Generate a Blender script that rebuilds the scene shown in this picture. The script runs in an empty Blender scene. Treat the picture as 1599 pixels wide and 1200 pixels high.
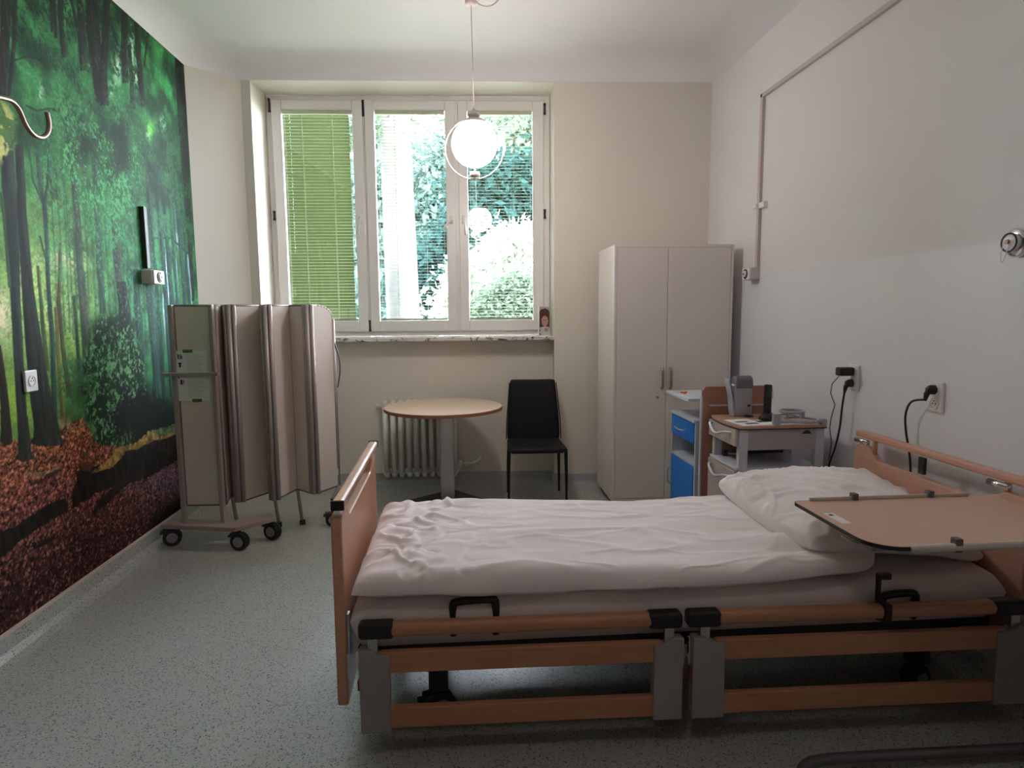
import bpy, bmesh, math, random
import numpy as np
from mathutils import Vector, Matrix, Euler

random.seed(7)
rng = np.random.default_rng(11)
scn = bpy.context.scene
col = scn.collection
PI = math.pi

# ------------------------------------------------------------------ helpers
def lin(r, g, b):
    f = lambda c: (c/12.92 if c <= .04045 else ((c+.055)/1.055)**2.4)
    return (f(r/255), f(g/255), f(b/255))

def new_mat(name):
    m = bpy.data.materials.new(name); m.use_nodes = True
    nt = m.node_tree
    for n in list(nt.nodes): nt.nodes.remove(n)
    out = nt.nodes.new('ShaderNodeOutputMaterial')
    return m, nt, out

def mat(name, c, rough=.5, metal=0., var=.05, scale=30., bump=0., bscale=200., spec=.5, coat=0., sheen=0.):
    """plain surface with a little procedural mottling"""
    m, nt, out = new_mat(name)
    p = nt.nodes.new('ShaderNodeBsdfPrincipled')
    tc = nt.nodes.new('ShaderNodeTexCoord')
    nz = nt.nodes.new('ShaderNodeTexNoise'); nz.inputs['Scale'].default_value = scale
    nz.inputs['Detail'].default_value = 4
    nt.links.new(tc.outputs['Object'], nz.inputs['Vector'])
    mx = nt.nodes.new('ShaderNodeMix'); mx.data_type = 'RGBA'
    mx.inputs['A'].default_value = tuple(min(1, x*(1-var)) for x in c)+(1,)
    mx.inputs['B'].default_value = tuple(min(1, x*(1+var)) for x in c)+(1,)
    nt.links.new(nz.outputs['Fac'], mx.inputs['Factor'])
    nt.links.new(mx.outputs['Result'], p.inputs['Base Color'])
    p.inputs['Roughness'].default_value = rough
    p.inputs['Metallic'].default_value = metal
    p.inputs['Specular IOR Level'].default_value = spec
    p.inputs['Coat Weight'].default_value = coat
    p.inputs['Sheen Weight'].default_value = sheen
    if bump:
        n2 = nt.nodes.new('ShaderNodeTexNoise'); n2.inputs['Scale'].default_value = bscale
        nt.links.new(tc.outputs['Object'], n2.inputs['Vector'])
        b = nt.nodes.new('ShaderNodeBump'); b.inputs['Strength'].default_value = bump
        b.inputs['Distance'].default_value = .01
        nt.links.new(n2.outputs['Fac'], b.inputs['Height'])
        nt.links.new(b.outputs['Normal'], p.inputs['Normal'])
    nt.links.new(p.outputs['BSDF'], out.inputs['Surface'])
    return m

def wood(name, c1, c2, axis='X', rough=.45, scale=6.):
    m, nt, out = new_mat(name)
    p = nt.nodes.new('ShaderNodeBsdfPrincipled')
    tc = nt.nodes.new('ShaderNodeTexCoord'); mp = nt.nodes.new('ShaderNodeMapping')
    s = [12., 12., 12.]; s['XYZ'.index(axis)] = .7
    mp.inputs['Scale'].default_value = s
    nz = nt.nodes.new('ShaderNodeTexNoise'); nz.inputs['Scale'].default_value = scale
    nz.inputs['Detail'].default_value = 8; nz.inputs['Roughness'].default_value = .65
    nz.inputs['Distortion'].default_value = .6
    nt.links.new(tc.outputs['Object'], mp.inputs['Vector']); nt.links.new(mp.outputs['Vector'], nz.inputs['Vector'])
    r = nt.nodes.new('ShaderNodeValToRGB')
    r.color_ramp.elements[0].position = .3; r.color_ramp.elements[0].color = c1+(1,)
    r.color_ramp.elements[1].position = .7; r.color_ramp.elements[1].color = c2+(1,)
    nt.links.new(nz.outputs['Fac'], r.inputs['Fac']); nt.links.new(r.outputs['Color'], p.inputs['Base Color'])
    p.inputs['Roughness'].default_value = rough
    nt.links.new(p.outputs['BSDF'], out.inputs['Surface'])
    return m

def emis(name, c, s):
    m, nt, out = new_mat(name)
    e = nt.nodes.new('ShaderNodeEmission'); e.inputs['Color'].default_value = c+(1,); e.inputs['Strength'].default_value = s
    nt.links.new(e.outputs['Emission'], out.inputs['Surface'])
    return m

class MB:
    """collects shapes into one mesh"""
    def __init__(s): s.bm = bmesh.new()
    def box(s, x0, x1, y0, y1, z0, z1, M=None):
        vs = [s.bm.verts.new((x, y, z)) for x in (x0, x1) for y in (y0, y1) for z in (z0, z1)]
        for f in ((0,1,3,2),(4,6,7,5),(0,4,5,1),(2,3,7,6),(0,2,6,4),(1,5,7,3)):
            s.bm.faces.new([vs[i] for i in f])
        if M is not None: bmesh.ops.transform(s.bm, matrix=M, verts=vs)
        return s
    def prism(s, pts, axis, a, b, M=None):
        """polygon pts in the two other axes, extruded along axis from a to b"""
        def mk(p, t):
            if axis == 'x': return (t, p[0], p[1])
            if axis == 'y': return (p[0], t, p[1])
            return (p[0], p[1], t)
        v0 = [s.bm.verts.new(mk(p, a)) for p in pts]; v1 = [s.bm.verts.new(mk(p, b)) for p in pts]
        n = len(pts)
        s.bm.faces.new(v0[::-1]); s.bm.faces.new(v1)
        for i in range(n): s.bm.faces.new((v0[i], v0[(i+1) % n], v1[(i+1) % n], v1[i]))
        if M is not None: bmesh.ops.transform(s.bm, matrix=M, verts=v0+v1)
        return s
    def tube(s, pts, r, seg=12, cap=True, sx=1., up=None):
        pts = [Vector(p) for p in pts]; n = len(pts)
        rr = r if isinstance(r, (list, tuple)) else [r]*n
        rings = []; prev = None
        for i, p in enumerate(pts):
            t = (pts[min(i+1, n-1)]-pts[max(i-1, 0)]).normalized()
            if prev is None:
                u = Vector(up) if up else (Vector((0,0,1)) if abs(t.z) < .9 else Vector((1,0,0)))
            else: u = prev
            u = (u-t*u.dot(t)).normalized(); w = t.cross(u); prev = u
            rings.append([s.bm.verts.new(p+(u*math.cos(2*PI*k/seg)+w*math.sin(2*PI*k/seg)*sx)*rr[i]) for k in range(seg)])
        for i in range(n-1):
            for k in range(seg):
                s.bm.faces.new((rings[i][k], rings[i][(k+1) % seg], rings[i+1][(k+1) % seg], rings[i+1][k]))
        if cap: s.bm.faces.new(rings[0][::-1]); s.bm.faces.new(rings[-1])
        return s
    def lathe(s, prof, c=(0,0,0), axis='z', seg=32):
        c = Vector(c); rings = []
        for (r, h) in prof:
            ring = []
            for k in range(seg):
                a = 2*PI*k/seg; x, y = r*math.cos(a), r*math.sin(a)
                v = {'z': (x, y, h), 'x': (h, x, y), 'y': (x, h, y)}[axis]
                ring.append(s.bm.verts.new(c+Vector(v)))
            rings.append(ring)
        for i in range(len(rings)-1):
            for k in range(seg):
                s.bm.faces.new((rings[i][k], rings[i][(k+1) % seg], rings[i+1][(k+1) % seg], rings[i+1][k]))
        s.bm.faces.new(rings[0][::-1]); s.bm.faces.new(rings[-1])
        return s
    def ring(s, c, R, r, nrm=(0,0,1), seg=48, seg2=10, a0=0, a1=2*PI):
        nrm = Vector(nrm).normalized(); u = nrm.orthogonal().normalized(); w = nrm.cross(u); c = Vector(c)
        full = abs(a1-a0-2*PI) < 1e-6; rings = []
        for i in range(seg+(0 if full else 1)):
            a = a0+(a1-a0)*i/seg; d = u*math.cos(a)+w*math.sin(a)
            rings.append([s.bm.verts.new(c+d*(R+r*math.cos(2*PI*k/seg2))+nrm*r*math.sin(2*PI*k/seg2)) for k in range(seg2)])
        n = len(rings)
        for i in range(n if full else n-1):
            for k in range(seg2):
                s.bm.faces.new((rings[i][k], rings[(i+1) % n][k], rings[(i+1) % n][(k+1) % seg2], rings[i][(k+1) % seg2]))
        if not full: s.bm.faces.new(rings[0]); s.bm.faces.new(rings[-1][::-1])
        return s
    def sphere(s, c, r, sc=(1,1,1), u=24, v=16):
        M = Matrix.Translation(c) @ Matrix.Diagonal((sc[0], sc[1], sc[2], 1))
        bmesh.ops.create_uvsphere(s.bm, u_segments=u, v_segments=v, radius=r, matrix=M)
        return s
    def grid(s, P, closed_u=False, closed_v=False):
        n, m = len(P), len(P[0])
        V = [[s.bm.verts.new(tuple(float(q) for q in p)) for p in row] for row in P]
        for i in range(n if closed_u else n-1):
            for j in range(m if closed_v else m-1):
                s.bm.faces.new((V[i][j], V[(i+1) % n][j], V[(i+1) % n][(j+1) % m], V[i][(j+1) % m]))
        return V

WM = {}
def world_of(o): return WM.get(o.name, Matrix.Identity(4))

def obj(name, mb, m, parent=None, world=True, smooth=False, bevel=0., bseg=2, subsurf=0):
    bm = mb.bm
    if parent is not None and world: bmesh.ops.transform(bm, matrix=world_of(parent).inverted(), verts=bm.verts)
    bmesh.ops.recalc_face_normals(bm, faces=bm.faces)
    me = bpy.data.meshes.new(name); bm.to_mesh(me); bm.free()
    if m is not None: me.materials.append(m)
    if smooth: me.polygons.foreach_set('use_smooth', [True]*len(me.polygons))
    o = bpy.data.objects.new(name, me); col.objects.link(o)
    if parent is not None: o.parent = parent
    WM[o.name] = world_of(parent).copy() if parent is not None else Matrix.Identity(4)
    if bevel:
        b = o.modifiers.new('edge', 'BEVEL'); b.width = bevel; b.segments = bseg; b.limit_method = 'ANGLE'
        b.angle_limit = math.radians(40)
    if subsurf:
        b = o.modifiers.new('sub', 'SUBSURF'); b.levels = subsurf; b.render_levels = subsurf
    return o

def tag(o, label=None, cat=None, group=None, kind=None):
    if label: o['label'] = label
    if cat: o['category'] = cat
    if group: o['group'] = group
    if kind: o['kind'] = kind
    return o

def thing(name, label, cat, loc=(0,0,0), rotz=0., group=None):
    o = bpy.data.objects.new(name, None); col.objects.link(o)
    o.empty_display_size = .1
    o.location = loc; o.rotation_euler = (0, 0, rotz)
    WM[o.name] = Matrix.Translation(loc) @ Matrix.Rotation(rotz, 4, 'Z')
    return tag(o, label, cat, group)

def dup(root, loc, rotz, label=None, group=None):
    r = root.copy(); col.objects.link(r); r.location = loc; r.rotation_euler = (0, 0, rotz)
    WM[r.name] = Matrix.Translation(loc) @ Matrix.Rotation(rotz, 4, 'Z')
    if label: r['label'] = label
    if group: r['group'] = group
    for ch in list(root.children):
        c = ch.copy(); col.objects.link(c); c.parent = r
        for g in list(ch.children):
            d = g.copy(); col.objects.link(d); d.parent = c
    return r

def struct(name, mb, m, label, cat, parent=None, smooth=False, bevel=0.):
    o = obj(name, mb, m, parent, smooth=smooth, bevel=bevel)
    if parent is None: tag(o, label, cat, kind='structure')
    return o

def smoothstep(a, b, x):
    t = np.clip((x-a)/(b-a), 0, 1); return t*t*(3-2*t)

NT = {}
def vnoise(x, y, seed=0):
    """smooth value noise on arrays"""
    if seed not in NT: NT[seed] = np.random.default_rng(seed).random((256, 256))
    r = NT[seed]
    xi = np.floor(x).astype(int); yi = np.floor(y).astype(int)
    fx = x-xi; fy = y-yi; fx = fx*fx*(3-2*fx); fy = fy*fy*(3-2*fy)
    a = r[xi % 256, yi % 256]; b = r[(xi+1) % 256, yi % 256]
    c = r[xi % 256, (yi+1) % 256]; d = r[(xi+1) % 256, (yi+1) % 256]
    return (a*(1-fx)+b*fx)*(1-fy)+(c*(1-fx)+d*fx)*fy

def fbm(x, y, seed=0, octv=4, gain=.5):
    s = 0.; a = 1.; t = 0.
    for k in range(octv):
        s = s+a*vnoise(x*2**k+17*k, y*2**k+31*k, seed+k); t += a; a *= gain
    return s/t

# ------------------------------------------------------------------ camera
F_PX, CX, CY, EYE = 998., 799.5, 600., 1.5
dn = Vector((70.5, 8900, 998.)).normalized()
yy = Vector((718-CX, 488-CY, F_PX)); yy -= dn*yy.dot(dn); yy.normalize()
upc = -dn
xx = yy.cross(upc).normalized()
RM = np.array([[xx[i], yy[i], upc[i]] for i in range(3)])      # world -> (right, down, forward)
cam_d = bpy.data.cameras.new('camera'); cam = bpy.data.objects.new('camera', cam_d); col.objects.link(cam)
cam_d.sensor_fit = 'HORIZONTAL'; cam_d.sensor_width = 36.; cam_d.lens = F_PX*36/1599; cam_d.clip_start = .05
right, down, fwd = Vector(RM[0]), Vector(RM[1]), Vector(RM[2])
M = Matrix((( right.x, -down.x, -fwd.x, 0), (right.y, -down.y, -fwd.y, 0), (right.z, -down.z, -fwd.z, EYE), (0,0,0,1)))
cam.matrix_world = M
scn.camera = cam

# ------------------------------------------------------------------ materials
CREAM = (.72, .68, .605)
m_wall = mat('wall_paint', CREAM, .55, var=.015, scale=3, bump=.04, bscale=300)
m_white = mat('ceiling_paint', (.77, .75, .77), .7, var=.01, scale=3)
m_pvc = mat('white_plastic', (.80, .78, .76), .35, var=.02)
m_plast = mat('socket_plastic', (.82, .80, .80), .3, var=.02)
m_black = mat('black_plastic', (.012, .012, .013), .4, var=.1)
m_rubber = mat('rubber', (.02, .02, .02), .7, var=.1)
m_steel = mat('brushed_steel', (.55, .55, .56), .32, metal=1., var=.08, scale=60)
m_chrome = mat('chrome', (.8, .8, .82), .12, metal=1., var=.02)
m_grey = mat('grey_plastic', (.30, .30, .33), .45, var=.05)
m_lgrey = mat('pale_grey_laminate', (.56, .57, .64), .45, var=.03)
m_dark = mat('dark_metal', (.035, .035, .038), .5, var=.1)
m_beech_y = wood('beech_y', lin(192, 142, 112), lin(208, 160, 130), 'Y', .32)
m_beech_x = wood('beech_x', lin(176, 124, 92), lin(192, 140, 106), 'X', .35)
m_beech_z = wood('beech_z', lin(190, 140, 108), lin(208, 158, 124), 'Z', .4)
m_maple = wood('maple_top', lin(218, 190, 168), lin(230, 206, 186), 'X', .3)
m_tray = wood('tray_laminate', lin(198, 160, 140), lin(206, 170, 150), 'X', .4, 9)
m_greywood = wood('grey_wood_front', lin(176, 160, 156), lin(196, 180, 176), 'Z', .45)
m_cloth = mat('cotton_sheet', (.83, .765, .775), .85, var=.015, scale=8, bump=.05, bscale=900, sheen=.1)
m_blue = mat('blue_laminate', lin(20, 118, 214), .4, var=.03)
m_wardrobe = mat('wardrobe_laminate', (.76, .70, .665), .45, var=.015, scale=5)
m_leather = mat('black_leather', (.008, .008, .008), .6, var=.1, bump=.15, bscale=250, spec=.3)
m_radi = mat('radiator_enamel', (.78, .77, .74), .35, var=.03)
m_screen = mat('screen_panel', (.72, .64, .58), .5, var=.015, scale=8)
m_alu = mat('aluminium_tube', (.42, .36, .35), .45, metal=.4, var=.04)
m_scrbase = mat('screen_base', (.36, .27, .25), .5, var=.05)
m_plate = mat('rail_plate', (.34, .31, .32), .5, metal=.2, var=.04)
m_paper = mat('paper', (.80, .80, .82), .8, var=.02)
m_ink = mat('ink', (.03, .03, .04), .7)
m_tape = mat('green_tape', lin(70, 120, 40), .6)
m_bronze = mat('bronze_hook', (.30, .20, .17), .3, metal=.8, var=.05)

def floor_mat():
    m, nt, out = new_mat('speckled_vinyl')
    p = nt.nodes.new('ShaderNodeBsdfPrincipled'); tc = nt.nodes.new('ShaderNodeTexCoord')
    v = nt.nodes.new('ShaderNodeTexVoronoi'); v.inputs['Scale'].default_value = 230
    n = nt.nodes.new('ShaderNodeTexNoise'); n.inputs['Scale'].default_value = 260; n.inputs['Detail'].default_value = 2
    for q in (v, n): nt.links.new(tc.outputs['Object'], q.inputs['Vector'])
    r = nt.nodes.new('ShaderNodeValToRGB'); r.color_ramp.interpolation = 'CONSTANT'
    e = r.color_ramp.elements; e[0].position = 0; e[0].color = (.10, .13, .13, 1)
    e[1].position = .09; e[1].color = (.42, .43, .41, 1)
    e2 = e.new(.62); e2.color = (.47, .485, .46, 1)
    e3 = e.new(.9); e3.color = (.35, .37, .36, 1)
    sep = nt.nodes.new('ShaderNodeSeparateColor'); nt.links.new(v.outputs['Color'], sep.inputs['Color'])
    nt.links.new(sep.outputs['Red'], r.inputs['Fac'])
    mx = nt.nodes.new('ShaderNodeMix'); mx.data_type = 'RGBA'; mx.blend_type = 'MULTIPLY'; mx.inputs['Factor'].default_value = .5
    nt.links.new(r.outputs['Color'], mx.inputs['A'])
    r2 = nt.nodes.new('ShaderNodeValToRGB'); r2.color_ramp.elements[0].position = .35; r2.color_ramp.elements[0].color = (.6, .6, .6, 1)
    r2.color_ramp.elements[1].position = .55
    nt.links.new(n.outputs['Fac'], r2.inputs['Fac']); nt.links.new(r2.outputs['Color'], mx.inputs['B'])
    nt.links.new(mx.outputs['Result'], p.inputs['Base Color'])
    p.inputs['Roughness'].default_value = .32
    nt.links.new(p.outputs['BSDF'], out.inputs['Surface'])
    return m
m_floor = floor_mat()

def marble():
    m, nt, out = new_mat('grey_marble')
    p = nt.nodes.new('ShaderNodeBsdfPrincipled'); tc = nt.nodes.new('ShaderNodeTexCoord')
    n = nt.nodes.new('ShaderNodeTexNoise'); n.inputs['Scale'].default_value = 9; n.inputs['Detail'].default_value = 7; n.inputs['Distortion'].default_value = 2.5
    nt.links.new(tc.outputs['Object'], n.inputs['Vector'])
    r = nt.nodes.new('ShaderNodeValToRGB'); e = r.color_ramp.elements
    e[0].position = .38; e[0].color = (.10, .09, .09, 1); e[1].position = .5; e[1].color = (.66, .64, .62, 1)
    nt.links.new(n.outputs['Fac'], r.inputs['Fac']); nt.links.new(r.outputs['Color'], p.inputs['Base Color'])
    p.inputs['Roughness'].default_value = .2
    nt.links.new(p.outputs['BSDF'], out.inputs['Surface'])
    return m
m_marble = marble()

def glass_mat(name, ior=1.5, tint=(.97, 1, .99), gloss=.6):
    """thin clear pane: see-through with a Fresnel reflection"""
    m, nt, out = new_mat(name)
    t = nt.nodes.new('ShaderNodeBsdfTransparent'); t.inputs['Color'].default_value = tint+(1,)
    g = nt.nodes.new('ShaderNodeBsdfGlossy'); g.inputs['Roughness'].default_value = 0.
    lw = nt.nodes.new('ShaderNodeLayerWeight')
    pw = nt.nodes.new('ShaderNodeMath'); pw.operation = 'POWER'; pw.inputs[1].default_value = 5
    f = nt.nodes.new('ShaderNodeMath'); f.operation = 'MULTIPLY_ADD'; f.inputs[1].default_value = .9; f.inputs[2].default_value = ((ior-1)/(ior+1))**2
    nt.links.new(lw.outputs['Facing'], pw.inputs[0]); nt.links.new(pw.outputs['Value'], f.inputs[0])
    mx = nt.nodes.new('ShaderNodeMixShader')
    nt.links.new(f.outputs['Value'], mx.inputs['Fac']); nt.links.new(t.outputs['BSDF'], mx.inputs[1]); nt.links.new(g.outputs['BSDF'], mx.inputs[2])
    nt.links.new(mx.outputs['Shader'], out.inputs['Surface'])
    return m
m_glass = glass_mat('window_glass', 1.55)
m_acryl = glass_mat('clear_acrylic', 1.45, (.93, .95, .97))
SKY, SUN, EXPO, LAMP = 22.0, 8.0, 1.0, 24.0
# ------------------------------------------------------------------ the room
XL, XR, Y0, ZC, ZT = -2.03, 2.10, -1.2, 3.363, 3.54
A = Vector((-1.642, 5.497, 0)); T = Vector((.99917, -.0407, 0)); N = Vector((.0407, .99917, 0))
MBK = Matrix(((T.x, N.x, 0, A.x), (T.y, N.y, 0, A.y), (0, 0, 1, 0), (0, 0, 0, 1)))   # back wall frame: s along, d outwards
def bk(s, d, z): return MBK @ Vector((s, d, z))
CORNER = [(XL, Y0), (XR, Y0), (XR, 5.345), (-1.717, 5.50), (XL, 5.20)]

def gloss_wall():
    m, nt, out = new_mat('wall_paint_washable')
    p = nt.nodes.new('ShaderNodeBsdfPrincipled'); tc = nt.nodes.new('ShaderNodeTexCoord')
    nz = nt.nodes.new('ShaderNodeTexNoise'); nz.inputs['Scale'].default_value = 3
    nt.links.new(tc.outputs['Object'], nz.inputs['Vector'])
    mx = nt.nodes.new('ShaderNodeMix'); mx.data_type = 'RGBA'
    mx.inputs['A'].default_value = (.745, .725, .73, 1); mx.inputs['B'].default_value = (.76, .74, .745, 1)
    nt.links.new(nz.outputs['Fac'], mx.inputs['Factor'])
    sx = nt.nodes.new('ShaderNodeSeparateXYZ'); nt.links.new(tc.outputs['Object'], sx.inputs['Vector'])
    lt = nt.nodes.new('ShaderNodeMath'); lt.operation = 'LESS_THAN'; lt.inputs[1].default_value = 1.757
    nt.links.new(sx.outputs['Z'], lt.inputs[0])
    mz = nt.nodes.new('ShaderNodeMix'); mz.data_type = 'RGBA'; mz.inputs['B'].default_value = (.80, .80, .85, 1)
    nt.links.new(lt.outputs['Value'], mz.inputs['Factor']); nt.links.new(mx.outputs['Result'], mz.inputs['A']); nt.links.new(mz.outputs['Result'], p.inputs['Base Color'])
    ma = nt.nodes.new('ShaderNodeMath'); ma.operation = 'MULTIPLY_ADD'; ma.inputs[1].default_value = -.35; ma.inputs[2].default_value = .62
    mb_ = nt.nodes.new('ShaderNodeMath'); mb_.operation = 'MULTIPLY_ADD'; mb_.inputs[1].default_value = .15; mb_.inputs[2].default_value = .4
    nt.links.new(lt.outputs['Value'], mb_.inputs[0]); nt.links.new(mb_.outputs['Value'], p.inputs['Specular IOR Level'])
    nt.links.new(lt.outputs['Value'], ma.inputs[0]); nt.links.new(ma.outputs['Value'], p.inputs['Roughness'])
    nt.links.new(p.outputs['BSDF'], out.inputs['Surface'])
    return m
m_wall_r = gloss_wall()

struct('floor', MB().box(XL-.3, XR+.3, Y0-.3, 6.0, -.2, 0), m_floor, 'grey green speckled vinyl floor of the room', 'floor')
struct('ceiling', MB().box(XL-.3, XR+.3, Y0-.3, 6.0, ZT, ZT+.3), m_white, 'plain white ceiling', 'ceiling')
struct('wall_left', MB().box(XL-.3, XL, Y0-.3, 5.2, 0, ZT), m_wall, 'left wall carrying the forest mural', 'wall')
struct('wall_right', MB().box(XR, XR+.3, Y0-.3, 6.0, 0, ZT), m_wall_r, 'right cream wall with a glossier lower half', 'wall')
struct('wall_front', MB().box(XL, XR, Y0-.3, Y0, 0, ZT), mat('wall_rear_low_fill', (.42, .37, .33), .6), 'wall behind the viewer', 'wall')  # tone of this unseen wall darkened to cut the fill light
struct('wall_corner', MB().prism([(XL, 5.2), (-1.717, 5.50), (-1.717, 5.95), (XL-.3, 5.95), (XL-.3, 5.2)], 'z', 0, ZT), m_wall,
       'narrow slanted cream wall between mural and window', 'wall')
WW = 2.44
wb = MB()
wb.box(-.075, 0, 0, .46, 0, ZT, MBK); wb.box(WW, 3.76, 0, .46, 0, ZT, MBK)
wb.box(0, WW, 0, .46, ZC, ZT, MBK); wb.box(0, WW, .13, .46, 0, 1.262, MBK)
struct('wall_back', wb, m_wall, 'cream back wall with the deep window niche', 'wall')

# cove between walls and ceiling
def inset(poly, d):
    n = len(poly); out = []
    for i in range(n):
        p0, p1, p2 = Vector(poly[i-1]), Vector(poly[i]), Vector(poly[(i+1) % n])
        e1 = (p1-p0).normalized(); e2 = (p2-p1).normalized()
        n1 = Vector((-e1.y, e1.x)); n2 = Vector((-e2.y, e2.x))
        b = (n1+n2); out.append(p1+b*(d/(1+n1.dot(n2))))
    return out
rows = []
for k in range(9):
    a = k/8*PI/2; d = .2*(1-math.cos(a)); z = ZC+(ZT-ZC)*math.sin(a)
    rows.append([(q.x, q.y, z) for q in inset(CORNER, d)])
cv = MB(); cv.grid(rows, closed_v=True)
# back side so that it is a solid moulding
rows2 = [[(q.x, q.y, ZC) for q in inset(CORNER, 0)], [(q.x, q.y, ZT+.01) for q in inset(CORNER, -.01)], [(q.x, q.y, ZT+.01) for q in inset(CORNER, .2)]]
cv.grid(rows2, closed_v=True)
o = obj('trim_1', cv, m_white); tag(o, 'white rounded cove between the walls and the ceiling', 'cove', kind='structure')
for p in o.data.polygons: p.use_smooth = abs(p.normal.z) < .999
del o

# coved vinyl skirting
prof = [(0, 0), (.085, 0), (.05, .012), (.026, .036), (.014, .1), (0, .1)]
bb = MB(); bb.prism([(XL+a, b) for a, b in prof], 'y', Y0, 5.2)
struct('baseboard_left', bb, m_floor, 'coved vinyl skirting below the mural', 'skirting')
bb = MB(); bb.prism([(XR-a, b) for a, b in prof], 'y', Y0, 5.345)
struct('baseboard_right', bb, m_floor, 'coved vinyl skirting along the right wall', 'skirting')
bb = MB()
bpf = [(-a*.5, b) for a, b in prof]
def bprism(s0, s1, d):
    v = []
    bb.prism([(d+q[0], q[1]) for q in bpf], 'x', s0, s1, MBK)
bprism(-.07, 0.02, 0); bprism(0, WW, .13); bprism(WW-.02, 3.74, 0)
bb.box(WW-.012, WW, 0, .13, 0, .1, MBK); bb.box(0, .012, 0, .13, 0, .1, MBK)
struct('baseboard_back', bb, mat('skirting_vinyl', (.40, .41, .41), .5, var=.2, scale=120), 'speckled grey skirting along the window wall', 'skirting')
tr = MB(); tr.prism([(XL, .1), (XL+.018, .1), (XL+.018, .112), (XL, .112)], 'y', Y0, 5.2)
struct('trim_2', tr, mat('skirting_cap', (.62, .52, .45), .5), 'thin beige cap strip on the left skirting', 'strip')

# ------------------------------------------------------------------ window
win = bpy.data.objects.new('window_1', None); col.objects.link(win); win.location = bk(WW/2, .33, 1.30)
WM['window_1'] = Matrix.Translation(win.location)
tag(win, 'white three part window with blinds in the back wall', 'window', kind='structure')
ZB, ZW = 1.297, 3.35
fr = MB(); D0, D1 = .345, .42
fr.box(.004, .06, D0, D1, ZB, ZW, MBK); fr.box(2.375, WW-.004, D0, D1, ZB, ZW, MBK)
fr.box(.06, 2.375, D0, D1, ZW-.045, ZW, MBK); fr.box(.06, 2.375, D0, D1, ZB, ZB+.05, MBK)
fr.box(.81, .856, D0, D1, ZB+.05, ZW-.045, MBK); fr.box(1.605, 1.645, D0, D1, ZB+.05, ZW-.045, MBK)
fr.box(.004, WW-.004, .345, .46, ZW, ZC, MBK)
obj('window_frame', fr, m_pvc, win, bevel=.004)
SASH = [(.054, .822, .138, .736), (.842, 1.612, .924, 1.527), (1.638, 2.382, 1.719, 2.285)]
GZ0, GZ1, SZ0, SZ1 = 1.435, 3.235, 1.34, 3.315
for k, (s0, s1, g0, g1) in enumerate(SASH):
    sb = MB(); d0, d1 = .318, .36
    sb.box(s0, g0, d0, d1, SZ0, SZ1, MBK); sb.box(g1, s1, d0, d1, SZ0, SZ1, MBK)
    sb.box(g0, g1, d0, d1, GZ1, SZ1, MBK); sb.box(g0, g1, d0, d1, SZ0, GZ0, MBK)
    sa = obj('sash', sb, m_pvc, win, bevel=.006)
    obj('pane', MB().box(g0-.005, g1+.005, .352, .356, GZ0-.005, GZ1+.005, MBK), m_glass, sa)
    # handle: rose and lever
    hs = (.779, 1.57, 1.678)[k]; hz = (2.31, 2.31, 2.31)[k]
    h = MB(); h.box(hs-.014, hs+.014, .304, .318, hz-.035, hz+.035, MBK)
    h.tube([bk(hs, .318, hz), bk(hs, .285, hz)], .009)
    if k == 1: h.tube([bk(hs, .285, hz), bk(hs-.045, .281, hz-.05), bk(hs-.075, .281, hz-.085)], .009)
    elif k == 2: h.tube([bk(hs, .285, hz), bk(hs+.012, .281, hz-.06), bk(hs+.016, .281, hz-.13)], .009)
    else: h.tube([bk(hs, .285, hz), bk(hs-.008, .281, hz-.06), bk(hs-.014, .281, hz-.13)], .009)
    tag(obj('handle', h, m_pvc, sa, smooth=True))
for s, z, L in ((.040, 3.27, .1), (.040, 2.35, .07), (.832, 3.25, .12), (.832, 1.39, .09), (2.392, 3.25, .08), (2.392, 2.36, .07)):
    hb = MB(); hb.tube([bk(s, .325, z-L/2), bk(s, .325, z+L/2)], .009, 10)
    hb.tube([bk(s, .325, z-L/2-.006), bk(s, .325, z-L/2+.014)], .0115, 10); hb.tube([bk(s, .325, z+L/2-.014), bk(s, .325, z+L/2+.006)], .0115, 10)
    obj('hinge', hb, m_dark, win, smooth=True)
obj('window_sill', MB().box(.002, WW-.002, -.012, .345, 1.264, 1.296, MBK), m_marble, win, bevel=.004)

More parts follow.
